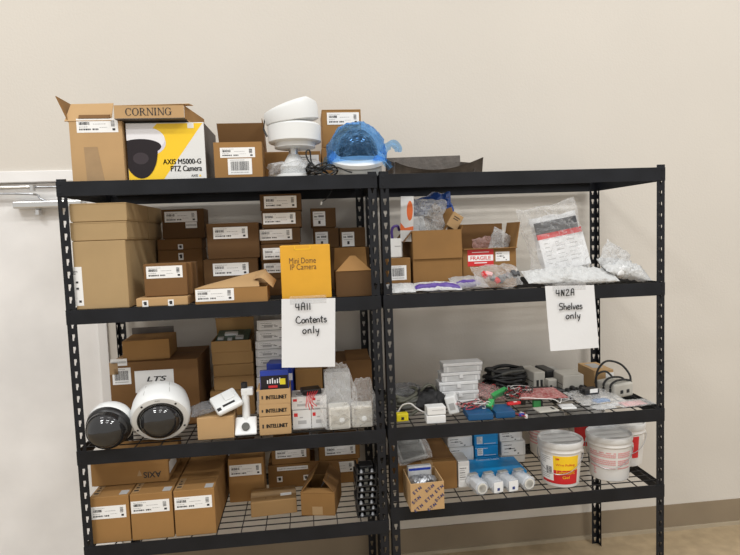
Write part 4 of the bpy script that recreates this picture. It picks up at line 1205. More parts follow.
bag('plastic_bag', 'pink clear bag inside the FRAGILE box', (1.7269, .24, 1.6669), (.09, .08, .03), 'pink_film', (math.radians(75), -.2, 0), 44, .012)

# pouches lying along the front
bag('plastic_pouch', 'pale printed pouch lying beside the small labelled brown box', (1.3147, .055, 1.5091), (.115, .09, .028), 'white_film', (math.radians(18), 0, 0), 45, .005); settle(bpy.data.objects['plastic_pouch'], 1.4881)
t = bag('plastic_pouch', 'long white pouch with purple band in front of the large open box', (1.4649, .05, 1.5091), (.20, .085, .030), 'white_film', (math.radians(16), math.radians(1), -.05), 46, .005); settle(t, 1.4881)
mb = crumple(.19, .032, .036, 46, .005); mb.build('purple_band', 'purple_print', t, smooth=True, loc=(0, -.018, .004))
t = bag('plastic_pouch', 'clear pouch with purple stripe before the FRAGILE box, left of the connectors', (1.6076, .075, 1.5131000000000001), (.15, .10, .040), 'milky_film', (math.radians(22), 0, .1), 47, .006); settle(t, 1.4881)
mb = crumple(.11, .022, .034, 48, .004); mb.build('purple_stripe', 'purple_print', t, smooth=True, loc=(-.008, -.020, .006))
t = thing('parts_bag', 'clear bag of red and dark grey connectors before the FRAGILE box', 'bag', (1.7273, .06, 1.5251000000000001)); settle(t, 1.4881)
bag('plastic_bag', '', (-.0, 0, 0), (.20, .12, .07), 'clear_film', (math.radians(40), 0, 0), 49, .012, parent=t)
r = random.Random(8)
for k in range(9):
    mb = MB(); mb.box(-.016, .016, -.010, .010, -.009, .009)
    mb.build('connector', 'red_print' if k in (0, 3) else ('pink_print' if k in (1,) else 'steel_part' if k % 3 == 0 else 'slate_plastic'), t, bevel=.003, loc=(-.06 + .018 * k, r.uniform(-.03, .01), r.uniform(-.016, .012)), rot=(r.uniform(-1, 1), r.uniform(-1, 1), r.uniform(-2, 2)))

# large bag with the grey pack and its smaller neighbour
t = thing('bagged_pack', 'grey and white printed pack with red stripe in large clear bag', 'bag', (2.083, .155, 1.4971), rot=(math.radians(-12), math.radians(-9), .05)); settle(t, 1.4881)
mb = crumple(.225, .30, .045, 51, .007, pw=5); mb.build('white_pouch', 'white_pack', t, smooth=True, loc=(.0, 0, .105), rot=(math.radians(90), 0, 0))
W5 = .19
mb = MB()
mb.box(-.112, .092, -.034, -.028, .172, .228); mb.build('dark_panel', 'slate_plastic', t, bevel=.012)
mb = MB(); mb.box(-.112, .100, -.036, -.028, .150, .174); mb.build('red_stripe', 'red_print', t, bevel=.001)
mb = MB(); mb.box(-.112, .105, -.0355, -.028, -.0, .152); mb.build('white_panel', 'white_pack', t, bevel=.004)
mb = MB()
rr = random.Random(12)
for k in range(7):
    for a, b in ((-.09, -.05), (-.035, .01), (.02, .075)):
        mb.box(a, a + (b - a) * rr.uniform(.4, 1), -.0362, -.0354, .145 - .018 * k, .148 - .018 * k)
mb.build('printed_text', 'grey_ink', t)
mb = crumple(.28, .34, .10, 52, .022, 34, 36); mb.build('outer_bag', 'clear_film', t, smooth=True, loc=(-.025, -.01, .135), rot=(math.radians(86), 0, 0))
settle(bag('plastic_bag', 'long crumpled white bag lying along the edge above the 4N2A paper sign', (2.0494, .055, 1.5211000000000001), (.40, .11, .055), 'white_film', (math.radians(24), math.radians(1), -.03), 53, .013, nx=44), 1.4881)
t = thing('parts_bag', 'crumpled white bag of parts at right post of second shelf', 'bag', (2.3102, .075, 1.5151000000000001)); settle(t, 1.4881)
bag('plastic_bag', '', (0, 0, .005), (.22, .12, .060), 'white_film', (math.radians(25), math.radians(14), 0), 54, .016, parent=t)
bag('raised_corner', '', (-.035, .015, .055), (.14, .13, .035), 'milky_film', (math.radians(70), math.radians(34), .1), 55, .014, parent=t)
bag('inner_part', '', (-.02, -.02, .0), (.09, .06, .05), 'white_pack', (math.radians(25), 0, .2), 56, .008, parent=t)

# ---------------------------------------------------------------- right rack, third shelf
t = thing('cable_bundle', 'dull grey-green bundle of cables in a heap behind the yellow connector', 'cable', (1.3636, 0.1734, 0.9317)); settle(t, 0.9317)
r = random.Random(3)
mb = MB()
for k in range(10):
    a0 = r.uniform(0, 6)
    pts = [(-.02 + (.075 + r.uniform(-.03, .02)) * math.cos(a0 + a * .8), .05 + (.065 + r.uniform(-.02, .02)) * math.sin(a0 + a * .8), .012 + .007 * k + .012 * math.sin(a * 1.3 + k)) for a in range(9)]
    mb.tube(pts, .0075, 6, mi=k % 3, smooth=4)
mb.build('cables', ['cable_olive', 'cable_grey', 'cable_olive'], t, smooth=True)
mb = MB(); mb.tube([(-.07, -.045, .020), (-.05, -.05, .052), (-.015, -.055, .058), (.01, -.06, .038), (.04, -.065, .020), (.06, -.05, .016)], .0035, 6, smooth=5); mb.build('white_wire', 'white_wire', t, smooth=True)
mb = crumple(.17, .13, .07, 61, .012); mb.build('clear_bag', 'grey_film', t, smooth=True, loc=(-.01, .13, .062))
t = thing('connector_block', 'bright yellow connector block at left end of third shelf', 'connector', (1.3053, 0.0951, 0.9317), .05)
mb = MB(); mb.box(-.026, .026, -.016, .016, 0, .034); mb.build('body', 'yellow_plastic', t, bevel=.003)
mb = MB(); mb.box(-.006, .006, -.0168, -.015, .008, .020); mb.build('slot', 'ink', t)
t = thing('cloth_bag', 'black cloth bag slumped behind the two small white boxes', 'bag', (1.4493, 0.1946, 0.9737)); settle(t, 0.9317)
mb = crumple(.165, .11, .080, 62, .018); mb.build('bag_body', 'black_cloth', t, smooth=True, rot=(math.radians(12), 0, 0))
mb = MB(); mb.tube([(-.04, .01, .035), (-.025, .0, .062), (.005, .01, .070), (.03, .02, .05), (.035, .03, .03)], .006, 6, smooth=5); mb.tube([(-.03, .03, .03), (-.015, .02, .06), (.01, .03, .066), (.03, .03, .04)], .005, 6, mi=1, smooth=5); mb.build('cord', ['cable_olive', 'cable_grey'], t, smooth=True)
t = carton('white_box', 'lower of the two small white boxes before black cloth bag', (1.439, 0.016, 0.9317, .082, .036), .055, 'white_card', yaw=-.03, bevel=.004)
t = carton('white_box', 'upper of the two small white boxes before black cloth bag', (1.442, 0.018000000000000002, 0.9679, .080, .036), .055, 'white_card', yaw=.02, bevel=.004)
mb = MB(); mb.box(-.02, .03, -.0006, 0, .022, .0245); mb.build('printed_line', 'grey_ink', t)
t = thing('power_supply', 'white plug-in device leaning against the clear organizer cases', 'device', (1.5516, 0.1386, 0.9377), rot=(0, math.radians(-16), -.35))
mb = MB(); mb.box(-.024, .024, -.030, .04, 0, .080); mb.build('body', 'white_plastic', t, bevel=.006)
mb = MB(); mb.box(-.0248, -.0236, -.02, .03, .02, .06); mb.box(-.012, .012, -.0308, -.0296, .02, .05); mb.build('label', 'grey_ink', t)
# clear organizer cases
cn = ['bottom', 'second from bottom', 'middle', 'second from top', 'top']
for k, (cx_, y_, z_, w_, h_) in enumerate(((1.5981, 0.215, 0.9317, 0.1826, 0.0349), (1.5987, 0.215, 0.967, 0.1768, 0.0425), (1.5921, 0.215, 1.0099, 0.1844, 0.0438), (1.6038, 0.215, 1.0541, 0.1867, 0.0424), (1.6132, 0.215, 1.0969, 0.1848, 0.0431))):
    t = thing('organizer_case', 'clear plastic organizer case, ' + cn[k] + ' one of the stack of five', 'case', (cx_, y_, z_), .02 * (k % 2), 'clear organizer cases')
    mb = MB(); mb.box(-w_/2 + .002, w_/2 - .002, .002, .073, 0, h_ * .62); mb.build('base', 'frosted_dim', t, bevel=.003)
    mb = MB(); mb.box(-w_/2, w_/2, 0, .075, h_ * .64, h_); mb.build('lid', 'frosted_case', t, bevel=.003)
    if k < 4:
        mb = MB(); mb.box(-.009, .009, -.004, .001, h_ * .36, h_ * .86); mb.build('latch', 'frosted_case', t, bevel=.001)
    for s in (-1, 1):
        mb = MB(); mb.box(s * w_ * .38 - .004, s * w_ * .38 + .004, .0014, .003, h_ * .05, h_ * .60); mb.build('divider', 'frosted_case', t)

# blue flat cartons under the wires
t = carton('blue_carton', 'flat dark blue carton under the green terminal strip, left one', (1.6317, 0.0158, 0.9317, .108, .030), .115, 'blue_card', yaw=-.06)
t = carton('blue_carton', 'flat dark blue carton beside the other, under red wires', (1.7423, 0.0211, 0.9317, .085, .030), .115, 'blue_card', yaw=-.04)
t = thing('terminal_strip', 'long green terminal strip lying on the blue cartons', 'connector', (1.7877, 0.2327, 0.9717), rot=(math.radians(12), math.radians(-16), .30))
mb = MB(); mb.box(-.042, .042, -.012, .012, 0, .024); mb.build('body', 'green_plastic', t, bevel=.002)
mb = MB()
for k in range(8):
    mb.box(-.038 + .0095 * k, -.033 + .0095 * k, -.0126, -.0115, .006, .016)
mb.build('terminals', 'circuit_green', t)
t = thing('terminal_strip', 'short green terminal block at the left end of the long strip', 'connector', (1.7022, 0.09910000000000001, 0.9657), rot=(math.radians(5), math.radians(-30), .9))
mb = MB(); mb.box(-.022, .022, -.013, .013, 0, .026); mb.build('body', 'green_plastic', t, bevel=.003)
mb = MB(); mb.box(-.0226, -.021, -.009, .009, .006, .019); mb.build('terminals', 'circuit_green', t)

def wires(name, label, loc, n, spread, seed, mats_, rad=.0016, ht=.05, tail=.05):
    r = random.Random(seed)
    mb = MB()
    for k in range(n):
        p0 = Vector((r.uniform(-1, 1) * spread[0], r.uniform(-1, 1) * spread[1], r.uniform(.004, ht * .5)))
        pts = [p0]
        for j in range(5):
            p0 = p0 + Vector((r.uniform(-1, 1) * tail, r.uniform(-.6, .4) * tail, 0))
            p0.x = max(-spread[0] * 1.2, min(spread[0] * 1.2, p0.x)); p0.y = max(-spread[1] * 1.2, min(spread[1] * 1.2, p0.y))
            p0.z = r.uniform(.004, ht)
            pts.append(p0.copy())
        mb.tube(pts, rad * r.uniform(.8, 1.3), 5, mi=k % len(mats_), smooth=5)
    return tag(mb.build(name, mats_, None, smooth=True, loc=loc), label, 'wires')
wires('wire_bundle', 'tangle of red and pale wires at foot of the organizer cases', (1.6259, 0.114, 0.9637), 20, (.065, .035), 71, ['red_wire', 'white_wire', 'pink_print', 'black_rubber', 'cable_grey'], .0016, .03)
wires('wire_bundle', 'tangle of red wires hanging from the red circuit panel', (1.8679, 0.2099, 0.9637), 24, (.055, .03), 72, ['red_wire', 'cable_grey', 'white_wire', 'black_rubber', 'red_wire'], .0015, .05)
wires('wire_bundle', 'bundle of red and grey wires behind the long green terminal strip', (1.7223, 0.3265, 0.9357), 22, (.075, .06), 73, ['red_wire', 'cable_grey', 'cable_olive', 'pink_print', 'black_rubber'], .0018, .07)
bag('plastic_bag', 'pinkish clear bag of wires right of the organizer cases', (1.7487, .27, 0.9817), (.15, .12, .05), 'pink_film', (math.radians(14), math.radians(14), .1), 74, .010)
t = thing('red_clip', 'red plastic clip with white mark lying on the blue cartons', 'clip', (1.8085, 0.10550000000000001, 0.9657), .1)
mb = MB(); mb.prism([(-.032, -.010, 0), (-.010, -.015, 0), (.030, -.010, 0), (.036, .002, 0), (.028, .012, 0), (-.012, .014, 0), (-.032, .004, 0)], (0, 0, .010)); mb.build('body', 'red_print', t, bevel=.002)
mb = MB(); mb.box(.000, .016, -.004, .004, .010, .0108); mb.build('mark', 'white_label', t)
for k, (dx, dy, mm, nm) in enumerate(((-.004, .02, 'blue_wire', 'dark blue wire plug below the red circuit panel, at shelf edge'), (.008, -.004, 'frosted_case', 'pale wire plug hanging at shelf edge below the red circuit panel'), (.006, .035, 'frosted_dim', 'grey wire plug close under the red circuit panel'))):
    t = thing('wire_plug', nm, 'plug', (1.8196 + dx, 0.0008 + dy + .010, 0.9351999999999999), .5 + .7 * k)
    mb = MB(); mb.box(-.014, .014, -.006, .006, 0, .011); mb.build('body', mm, t, bevel=.002)
    mb = MB(); mb.tube([(-.013, 0, .006), (-.024, .006, .014), (-.036, .02, .022)], .0016, 5, smooth=4); mb.build('lead', 'red_wire', t, smooth=True)

# red circuit panel
t = thing('circuit_panel', 'speckled red circuit board panel lying over the wires', 'circuit board', (1.9625, .17, 0.9837), rot=(math.radians(7), math.radians(1), -.02))
mb = MB(); mb.prism([(-.115, -.055, 0), (.105, -.055, 0), (.085, .065, 0), (-.075, .062, 0)], (0, 0, .003)); mb.build('board', 'circuit_red', t)
mb = MB()
r = random.Random(5)
for k in range(26):
    a, b = r.uniform(-.085, .085), r.uniform(-.045, .05)
    mb.box(a, a + .006, b, b + .004, .003, .0055)
mb.build('board_chips', 'pink_print', t)
mb = MB(); mb.tube([(-.12, -.05, .006), (-.095, -.062, .012), (-.03, -.064, .006), (.03, -.068, .002), (.06, -.072, -.014), (.066, -.070, .004)], .0022, 5, smooth=5); mb.build('white_wire', 'white_wire', t, smooth=True)
mb = MB(); mb.box(-.09, -.07, .0, .02, -.050, 0); mb.box(.06, .08, .0, .02, -.050, 0); mb.build('standoffs', 'black_plastic', t)
t = thing('terminal_strip', 'small square green terminal under the edge of red circuit panel', 'connector', (1.9335, 0.1537, 0.9317))
mb = MB(); mb.box(-.017, .017, -.010, .010, 0, .030); mb.build('body', 'green_plastic', t, bevel=.002)
mb = MB(); mb.box(.018, .026, -.010, .010, 0, .028); mb.build('end_block', 'ink', t)
t = thing('cover_plate', 'grey plastic cover plate with slot lying flat at the shelf edge', 'plate', (1.9569, 0.0822, 0.9317), .1)
mb = MB(); mb.box(-.052, .045, -.022, .045, 0, .008); mb.build('plate', 'device_grey', t, bevel=.003)
mb = MB(); mb.box(.020, .030, -.01, .02, .0078, .0090); mb.build('slot', 'ink', t)
t = thing('cover_plate', 'white plastic cover plate lying beside the grey slotted one', 'plate', (2.0594, 0.1033, 0.9317), -.12)
mb = MB(); mb.box(-.034, .034, -.022, .045, 0, .007); mb.build('plate', 'white_plastic', t, bevel=.003)
mb = MB(); mb.box(-.02, .02, .0, .004, .0068, .0076); mb.build('slot', 'grey_ink', t)

# black cables at the back
r = random.Random(9)
mb = MB()
for k in range(20):
    a0 = r.uniform(0, 6)
    pts = [((.090 + r.uniform(-.03, .02)) * math.cos(a0 + a * .75) + r.uniform(-.012, .012), (.055 + r.uniform(-.02, .01)) * math.sin(a0 + a * .75), .014 + .0052 * k + .018 * math.sin(a * 1.1 + k) * math.sin(a0)) for a in range(9)]
    pts = [(p[0], p[1], max(p[2], .009)) for p in pts]
    mb.tube(pts, .0080, 6, mi=1 if k == 16 else 0, smooth=4)
tag(mb.build('cable_pile', ['black_rubber', 'cable_grey'], None, smooth=True, loc=(1.8809, .42, 0.9317)), 'pile of thick black cables behind the red circuit panel', 'cable')
mb = MB()
for k in range(4):
    mb.tube([(1.8389, .30 + .014 * k, 0.9317 + .014 + .009 * (k % 2)), (1.9743, .29 + .014 * k, 0.9317 + .034), (2.0968, .275 + .014 * k, 0.9317 + .030), (2.2692, .26 + .012 * k, 0.9317 + .012)], .0075, 6, smooth=6)
tag(mb.build('flat_cable', 'black_rubber', None, smooth=True), 'long black cable run lying before the grey power adapters', 'cable')
def adapter(name, label, px_front, ztop, depth, m, yaw=.0, ports=0):
    cx, y, z, w, h = px_front
    t = thing(name, label, 'adapter', (cx, y, z), yaw)
    mb = MB(); mb.box(-w/2, w/2, 0, depth, 0, h); mb.build('case', m, t, bevel=.005)
    mb = MB(); mb.box(-w/2 - .0008, w/2 + .0008, .008, depth - .008, h * .52, h * .55); mb.build('case_seam', 'ink', t)
    if ports:
        mb = MB()
        for k in range(ports):
            a = -w * .18 + w * .34 * k
            mb.box(a - w * .10, a + w * .10, -.0012, .001, h * .30, h * .62)
        mb.build('ports', 'ink', t)
    return t
adapter('power_adapter', 'grey two-port power adapter between the black cable pile and black adapter', (2.0358, 0.36, 0.9317, 0.0611, 0.1042), 0, .15, 'device_grey', .10, 2)
adapter('power_adapter', 'black power adapter between two grey ones at back', (2.1063, 0.385, 0.9317, 0.0501, 0.1013), 0, .13, 'black_plastic', .06)
adapter('power_adapter', 'tall narrow grey power adapter right of the black adapter', (2.1614, 0.4, 0.9317, 0.0365, 0.0893), 0, .12, 'grey_plastic', .04)
t = adapter('power_adapter', 'small flat grey adapter lying in front of black adapter', (2.0875, 0.325, 0.9317, 0.048, 0.0722), 0, .04, 'device_grey', .05, 1)
t = adapter('power_adapter', 'wide pale grey converter box with black plugs, beside kraft carton', (2.1716, 0.28, 0.9317, 0.1052, 0.1001), 0, .12, 'device_grey', 0)
for k in range(4):
    mb = MB(); mb.lathe([(.011, 0), (.013, .012), (.011, .026), (.005, .032)], 14); mb.build('plug', 'black_rubber', t, smooth=True, loc=(-.036 + .024 * k, -.002, .030 + .010 * (k % 2)), rot=(math.radians(90), 0, 0))
t = carton('kraft_box', 'kraft carton with grey label on top, behind the looped converter', (2.3512, 0.33, 0.9317, 0.1008, 0.1015), .17, 'kraft_light', yaw=0)
mb = MB(); mb.box(-.03, .025, .05, .14, 0.10110000000000001, 0.1023); mb.build('top_label', 'grey_ink', t)
mb = MB(); mb.box(.01, 0.0504, -.0012, .0004, .01, 0.08750000000000001); mb.build('front_label', 'white_label', t)
t = thing('power_adapter', 'grey two-port converter with black cable looped around it, right end of shelf', 'adapter', (2.3815, 0.1982, 0.9317), .32)
mb = MB(); mb.box(-.060, .060, 0, .122, 0, .066); mb.build('case', 'device_grey', t, bevel=.008)
mb = MB(); mb.box(-.026, -.008, -.0012, .001, .020, .036); mb.box(.014, .032, -.0012, .001, .020, .036); mb.build('ports', 'ink', t)
mb = MB()
mb.tube([(-.068, .02, .030), (-.066, .02, .062), (-.03, .02, .078), (.03, .02, .076), (.066, .02, .060), (.069, .02, .02)], .0050, 8, smooth=6)
mb.tube([(-.068, .06, .028), (-.066, .06, .064), (-.03, .06, .084), (.03, .06, .080), (.066, .06, .062), (.068, .06, .02)], .0050, 8, smooth=6)
mb.tube([(-.066, .105, .02), (-.074, .10, .08), (-.06, .095, .13), (-.01, .09, .158), (.045, .06, .140), (.070, .03, .09), (.060, .02, .05)], .0050, 8, smooth=8)
mb.tube([(-.064, .115, .05), (-.055, .11, .094), (-.01, .10, .104), (.03, .095, .07)], .0050, 8, smooth=8)
mb.build('cable', 'black_rubber', t, smooth=True)
t = thing('bagged_adapter', 'black plug adapter with white sticker in a clear bag', 'adapter', (2.2022, 0.1799, 0.9397), .12); settle(t, 0.9317)
mb = MB(); mb.box(-.038, .038, -.018, .03, .030, .058); mb.build('body', 'black_plastic', t, bevel=.006)
mb = MB(); mb.box(-.012, .028, -.0190, -.0176, .040, .058); mb.build('sticker', 'white_label', t)
mb = MB(); mb.box(-.05, -.036, -.004, .010, .042, .056); mb.build('prong_block', 'black_plastic', t, bevel=.003)
mb = crumple(.22, .17, .028, 81, .008); mb.build('clear_bag', 'clear_film', t, smooth=True, loc=(.02, .0, .018), rot=(math.radians(5), 0, 0))
mb = MB(); mb.box(.0, .07, -.05, -.015, .001, .010); mb.build('blue_sheet', 'blue_film', t)
wires('wire_bundle', 'small tangle of steel wire ends right of the red circuit panel', (2.0931, 0.2056, 0.9337), 10, (.03, .02), 75, ['steel_part', 'white_wire', 'black_rubber'], .0014, .03)
t = bag('plastic_pouch', 'flat clear pouch lying at shelf edge below the bagged adapter', (2.1989, 0.0562, 0.9437), (.10, .06, .012), 'milky_film', (0, 0, .1), 82, .006); settle(t, 0.9317)
t = bag('plastic_pouch', 'clear pouch with pinkish card at right end of third shelf', (2.3542, 0.0751, 0.9477), (.17, .085, .014), 'clear_film', (0, 0, .12), 83, .007); settle(t, 0.9317)
mb = MB(); mb.box(-.06, .05, -.026, .028, -.003, 0); mb.build('card', 'pink_print', t)
t = thing('paper_slip', 'small white slip lying in front of the looped converter', 'paper', (2.293, .10, 0.9327), .1)
mb = MB(); mb.box(-.05, .045, -.02, .022, 0, .001); mb.build('sheet', 'paper', t)
mb = MB(); mb.box(-.03, .02, -.004, -.001, .001, .0014); mb.build('printed_line', 'grey_ink', t)

# ---------------------------------------------------------------- right rack, bottom shelf
t = carton('kraft_box', 'large brown box with raised lid panel at left of right rack bottom shelf', (1.419, 0.135, 0.5876, 0.2673, 0.1299), .32, 'kraft_mid', lid='tape')
mb = MB(); mb.prism([(.0, .03, hb_ + .001), (0.12365, .03, hb_ + .001), (0.10364999999999999, .30, hb_ + .035), (-.02, .30, hb_ + .035)] if False else [(.0, .03, 0.1309), (0.12365, .03, 0.1309), (0.10364999999999999, .30, 0.1649), (-.02, .30, 0.1649)], (0, 0, .003)); mb.build('lid_panel', 'kraft_dark', t)
t = thing('bagged_plate', 'dark grey square plate in clear wrap leaning on the large brown box', 'plate', (1.3594, .17, 0.7295), rot=(math.radians(38), math.radians(-8), .12)); settle(t, 0.7175)
mb = MB(); mb.box(-.062, .062, -.03, .085, .0, .014); mb.build('plate', 'grey_foam', t, bevel=.004)
mb = MB(); mb.box(-.052, .052, -.02, .075, .0138, .0152); mb.build('face', 'cable_grey', t, bevel=.001)
mb = crumple(.155, .135, .03, 91, .006); mb.build('clear_wrap', 'clear_film', t, smooth=True, loc=(.006, .028, .008))
t = open_carton('printed_carton', 'open kraft carton covered in slanted dark blue prints at shelf edge', (1.3798, -0.045, 0.5916, 0.142, .118), .16, 'kraft_light', yaw=.03, flaps=[])
w_ = 0.142
pm = 0
for i, (u, v) in enumerate(((-.05, .090), (.012, .094), (.058, .088), (-.055, .050), (.008, .052), (.058, .050), (-.045, .014), (.02, .014))):
    lt = lettering('E T N' if i % 2 == 0 else 'E-T-N', t, 'blue_mark', 0, 0, 0, .040, .013, .0, fat=.0008)
    lt.location = (u * w_ / .165, -.0012, v); lt.rotation_euler = (0, math.radians(-38), 0)
mb = crumple(.11, .10, .05, 92, .02); mb.build('foil_parts', 'steel_part', t, smooth=True, loc=(-.005, .07, .092))
mb = MB(); mb.box(-.055, .050, .125, .15, .02, .138); mb.build('inner_pack', 'frosted_dim', t, bevel=.004)
mb = MB(); mb.box(-.051, .046, .1242, .126, .120, .130); mb.build('blue_print', 'royal_blue', t)

# stacked white and blue boxes at the back
def stack_box(name, label, fr, m, d=.10, style='carton', grp='small boxes at the back of the right bottom shelf'):
    t = carton(name, label, fr, d, m, bevel=.0015, group=None)
    w, h = fr[3], fr[4]
    if style == 'carton':
        print_label(t, (-w * .46, h * .06, w * .40, h * .94), 'carton')
    else:
        print_label(t, (-w * .40, h * .18, -w * .16, h * .80), 'text')
        mb = MB(); mb.box(-w * .10, w * .40, -.0006, 0, h * .16, h * .20); mb.build('printed_line', 'print_pale', t)
    return t
t = carton('white_box', 'white carton standing low between large brown box and blue flat box', (1.5846, 0.137, 0.5876, 0.0517, 0.1226), .11, 'white_card', labels=[(-0.0227, 0.0281, 0.0209, 0.1018, 'text')])
w0 = (1.6311, 0.345, 0.5876, 0.1199, 0.1064)
t = carton('white_box', 'lower white labelled box of the left pair at back', w0, .14, 'white_card', bevel=.0015, labels=[(-0.0574, 0.0461, 0.0467, 0.1008, 'carton')])
stack_box('white_box', 'upper white labelled box of the left pair at back', (1.625, 0.348, 0.694, 0.1213, 0.0506), 'white_card', .14)
t = carton('blue_box', 'wide blue base carton under the pair of blue boxes', (1.7576, 0.345, 0.5876, 0.1203, 0.048), .10, 'blue_print')
stack_box('blue_box', 'lower bright blue box with pale sticker, at the back', (1.7563, 0.345, 0.6356, 0.1151, 0.0572), 'blue_print', .10, 'text')
stack_box('blue_box', 'upper bright blue box with pale sticker, at the back', (1.7552, 0.345, 0.6928, 0.1174, 0.0579), 'blue_print', .10, 'text')
t = carton('white_box', 'white base carton under the right white pair', (1.8941, 0.36, 0.5876, 0.1222, 0.0388), .10, 'white_card')
stack_box('white_box', 'lower white labelled box of the right pair at back', (1.8956, 0.355, 0.6264, 0.1208, 0.0725), 'white_card', .10)
stack_box('white_box', 'upper white labelled box of the right pair at back', (1.8849, 0.36, 0.6989, 0.1142, 0.0519), 'white_card', .10)
# blue flat box with printed words
t = thing('blue_box', 'flat bright blue box with pale words on top, behind clear packs', 'box', (1.75035, 0.1541, 0.5876), .0)
mb = MB(); mb.box(-0.13315, 0.13315, 0, 0.17090000000000002, 0, .050); mb.build('body', 'blue_print', t, bevel=.002)
lettering('Server', t, 'print_pale', -0.060550000000000104, 0.14930000000000002, .0508, .060, .020, 0, plane='top')
lettering('Cabinet Lock', t, 'print_pale', -0.03334999999999999, 0.09530000000000002, .0508, .110, .022, 0, plane='top')
# clear clamshell packs
pn = ['leftmost clear clamshell pack of a round white part, in row of four', 'second clear clamshell pack from left in row of four', 'third clear clamshell pack from left in row of four', 'rightmost clear clamshell pack of a round white part, beside white bucket']
for k, (x, y) in enumerate(((1.6404, 0.0467), (1.7125, 0.0476), (1.7808, 0.0494), (1.8557, 0.055))):
    t = thing('clamshell_pack', pn[k], 'package', (x, y, 0.5876), .20, 'clear clamshell packs')
    mb = MB(); mb.T = Matrix.Translation((0, 0, .033)) @ Matrix.Rotation(math.radians(-90), 4, 'X')
    mb.lathe([(.028, 0), (.034, .004), (.034, .05), (.030, .056), (.030, .072), (.034, .078), (.034, .099), (.026, .103)], 8); mb.build('shell', 'clear_shell', t, bevel=.002)
    mb = MB(); mb.T = Matrix.Translation((0, .006, .033)) @ Matrix.Rotation(math.radians(-90), 4, 'X')
    mb.lathe([(.020, 0), (.027, .002), (.027, .040), (.018, .046), (.018, .09)], 24); mb.build('inner_part', 'frosted_case' if k in (0, 3) else 'frosted_dim', t, smooth=True)
    if k in (0, 3):
        mb = MB(); mb.T = Matrix.Translation((0, -.002, .033)) @ Matrix.Rotation(math.radians(-90), 4, 'X'); mb.lathe([(.0235, .0), (.0235, .003), (.017, .0035), (.017, .0)], 24); mb.build('ring', 'cream_plastic', t, smooth=True)
    else:
        mb = MB(); mb.box(-.022, .022, -.0022, -.0008, .010, .056); mb.build('end_card', 'white_label', t)
        mb = MB(); mb.box(-.006, .006, -.0030, -.0020, .018, .030); mb.build('printed_mark', 'blue_mark', t)
    mb = MB(); mb.box(-.022, .022, .075, .10, .062, .0665); mb.build('top_clip', 'grey_plastic', t, bevel=.002)

# white buckets
def arc_patch(mb, r0, z0, r1, z1, a0, a1, mi=0, n=18, push=.0008):
    vs = []
    for k in range(n + 1):
        a = math.radians(a0 + (a1 - a0) * k / n)
        for rr_, z in ((r0 + push, z0), (r1 + push, z1), (r1 - .0004, z1), (r0 - .0004, z0)):
            vs.append((rr_ * math.cos(a), rr_ * math.sin(a), z))
    mb.add(vs, [(4 * k + j, 4 * k + (j + 1) % 4, 4 * k + 4 + (j + 1) % 4, 4 * k + 4 + j) for k in range(n) for j in range(4)] + [(0, 1, 2, 3), (4 * n + 3, 4 * n + 2, 4 * n + 1, 4 * n)], mi)
def bucket(label, x, y, rt, rb, h, face):
    t = thing('bucket', label, 'bucket', (x, y, 0.5876), 0, 'white plastic buckets')
    def R_(z): return rb + (rt - rb) * .90 * z / h
    mb = MB(); mb.lathe([(rb - .004, 0), (rb, .004), (R_(h * .76), h * .76), (rt * .965, h * .765), (rt * .985, h * .79), (R_(h * .82) , h * .82), (R_(h * .87), h * .87)], 56); mb.build('body', 'bucket_white', t, smooth=True)
    mb = MB(); mb.lathe([(rt * .955, h * .865), (rt * 1.0, h * .872), (rt * 1.015, h * .90), (rt * 1.015, h * .965), (rt, h * .99), (rt * .965, h), (rt * .93, h * .985), (rt * .91, h * .945), (.004, h * .94)], 56); mb.build('lid', 'bucket_lid', t, smooth=True)
    pts = []
    for k in range(13):
        a = math.radians(face - 95 + 190 * k / 12)
        s = math.sin(math.pi * k / 12)
        z = h * .74 - s * h * .42
        pts.append(((R_(z) + .008) * math.cos(a), (R_(z) + .008) * math.sin(a), z))
    mb = MB(); mb.tube(pts, .0016, 6, smooth=3); mb.build('bail_handle', 'wire_bail', t, smooth=True)
    for s in (-1, 1):
        a = math.radians(face + 95 * s)
        mb = MB(); mb.lathe([(.012, 0), (.012, .008), (.006, .010)], 14); mb.build('handle_lug', 'bucket_white', t, smooth=True, loc=((R_(h * .74) - .002) * math.cos(a), (R_(h * .74) - .002) * math.sin(a), h * .74), rot=(0, math.radians(90), a))
    return t, R_
def arc_text(t, R_, body, a_mid, z, width, height, m, bold=.0):
    o = lettering(body, t, m, 0, 0, 0, width, height, bold)
    for q in o.data.vertices:
        zz = z + q.co.z
        a = math.radians(a_mid) + q.co.x / R_(zz)
        q.co = ((R_(zz) + .0020) * math.cos(a), (R_(zz) + .0020) * math.sin(a), zz)
    return o
fa = math.degrees(math.atan2(-2.304 - 0.1302, .93 - 2.0327))
hB = .205
t, R_ = bucket('front white bucket with yellow and red printed label', 2.0327, 0.1302, .0985, .080, hB, fa - 8)
mb = MB()
a0, a1 = fa - 62, fa + 54
am = fa - 20
arc_patch(mb, R_(.03), .03, R_(hB * .70), hB * .70, a0, am, 0)
arc_patch(mb, R_(hB * .40), hB * .40, R_(hB * .72), hB * .72, am, a1, 1)
arc_patch(mb, R_(.03), .03, R_(hB * .40), hB * .40, am, a1, 2)
arc_patch(mb, R_(.018), .018, R_(.032), .032, a0, a1, 2)
mb.build('label', ['white_label', 'yellow_print', 'red_print'], t)
mb = MB()
r = random.Random(2)
for k in range(12):
    a = a0 + 4 + k * 0
    if k < 4 or k > 8:
        z = hB * .66 - k * hB * .042
        arc_patch(mb, R_(z), z, R_(z + .003), z + .003, a0 + 3, a0 + r.uniform(18, 36), 0, 8, .0013)
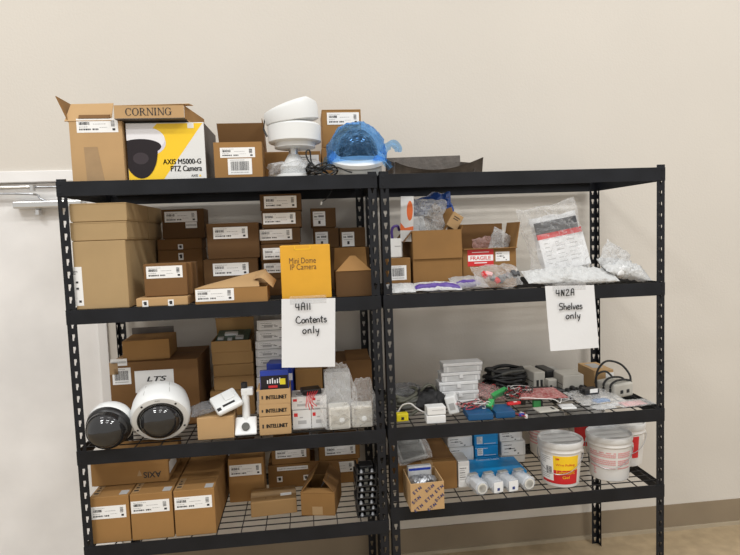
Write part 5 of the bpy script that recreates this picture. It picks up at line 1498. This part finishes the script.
for k in range(9):
    aa = a0 + 20 + 2.0 * k
    arc_patch(mb, R_(hB * .30), hB * .30, R_(hB * .46), hB * .46, aa, aa + r.choice((.7, 1.2)), 1, 2, .0013)
mb.build('label_print', ['grey_ink', 'ink'], t)
arc_text(t, R_, '3M', am + 12, hB * .655, .016, .010, 'red_print', .02)
arc_text(t, R_, 'Wire Pulling', am + 34, hB * .52, .085, .013, 'red_print', .0)
arc_text(t, R_, 'Lubricant', am + 36, hB * .36, .080, .018, 'yellow_print', .0)
arc_text(t, R_, 'Gel', am + 36, hB * .25, .030, .013, 'yellow_print', .0)

fa = math.degrees(math.atan2(-2.304 - 0.1489, .93 - 2.2763))
t, R_ = bucket('white bucket with pink printed text, right of the yellow-labelled one', 2.2763, 0.1489, .101, .084, .205, fa - 4)
mb = MB()
r = random.Random(6)
for row in range(9):
    z = .132 - .0088 * row
    if row in (3, 7):
        continue
    for (p0, p1) in ((-58, 18), (24, 66)):
        a = fa + p0
        while a < fa + p1:
            b = min(fa + p1, a + r.uniform(2, 6)) if row > 0 else fa + p1
            arc_patch(mb, R_(z), z, R_(z + .0055), z + .0055, a, b, 0, 4, .0010)
            a = b + 1.0
for row in range(4):
    z = .056 - .009 * row
    arc_patch(mb, R_(z), z, R_(z + .005), z + .005, fa - 46, fa - 46 + 5 + 3 * (row % 2), 0, 3, .0010)
mb.build('printed_text', 'pink_print', t)
arc_text(t, R_, 'POLYWATER', fa + 0, .072, .09, .007, 'pink_print') if False else None
mb = MB(); arc_patch(mb, R_(.06), .06, R_(.10), .10, fa - 80, fa - 68, 0, 4, .001); mb.build('barcode', 'ink', t)

for k, (x, y) in enumerate(((2.425, 0.275), (2.3296, 0.475), (2.1125, 0.475))):
    fb = math.degrees(math.atan2(-2.304 - y, .93 - x))
    lab = ['white bucket with red stripe label at right end, behind the pink-text bucket', 'white bucket at the back between the two front buckets, red label showing', 'white bucket with pink print at back left, behind the yellow-labelled one'][k]
    t, R_ = bucket(lab, x, y, .094, .078, .205, fb)
    if k == 0: t.location.z += .0038
    mb = MB()
    if k == 0: arc_patch(mb, R_(.045), .045, R_(.150), .150, fb + 24, fb + 46)
    elif k == 1: arc_patch(mb, R_(.04), .04, R_(.150), .150, fb - 40, fb + 10)
    else:
        for j in range(6): arc_patch(mb, R_(.06 + .016 * j), .06 + .016 * j, R_(.068 + .016 * j), .068 + .016 * j, fb - 70, fb - 20)
    mb.build('label', 'red_print' if k < 2 else 'pink_print', t)
settle_all()
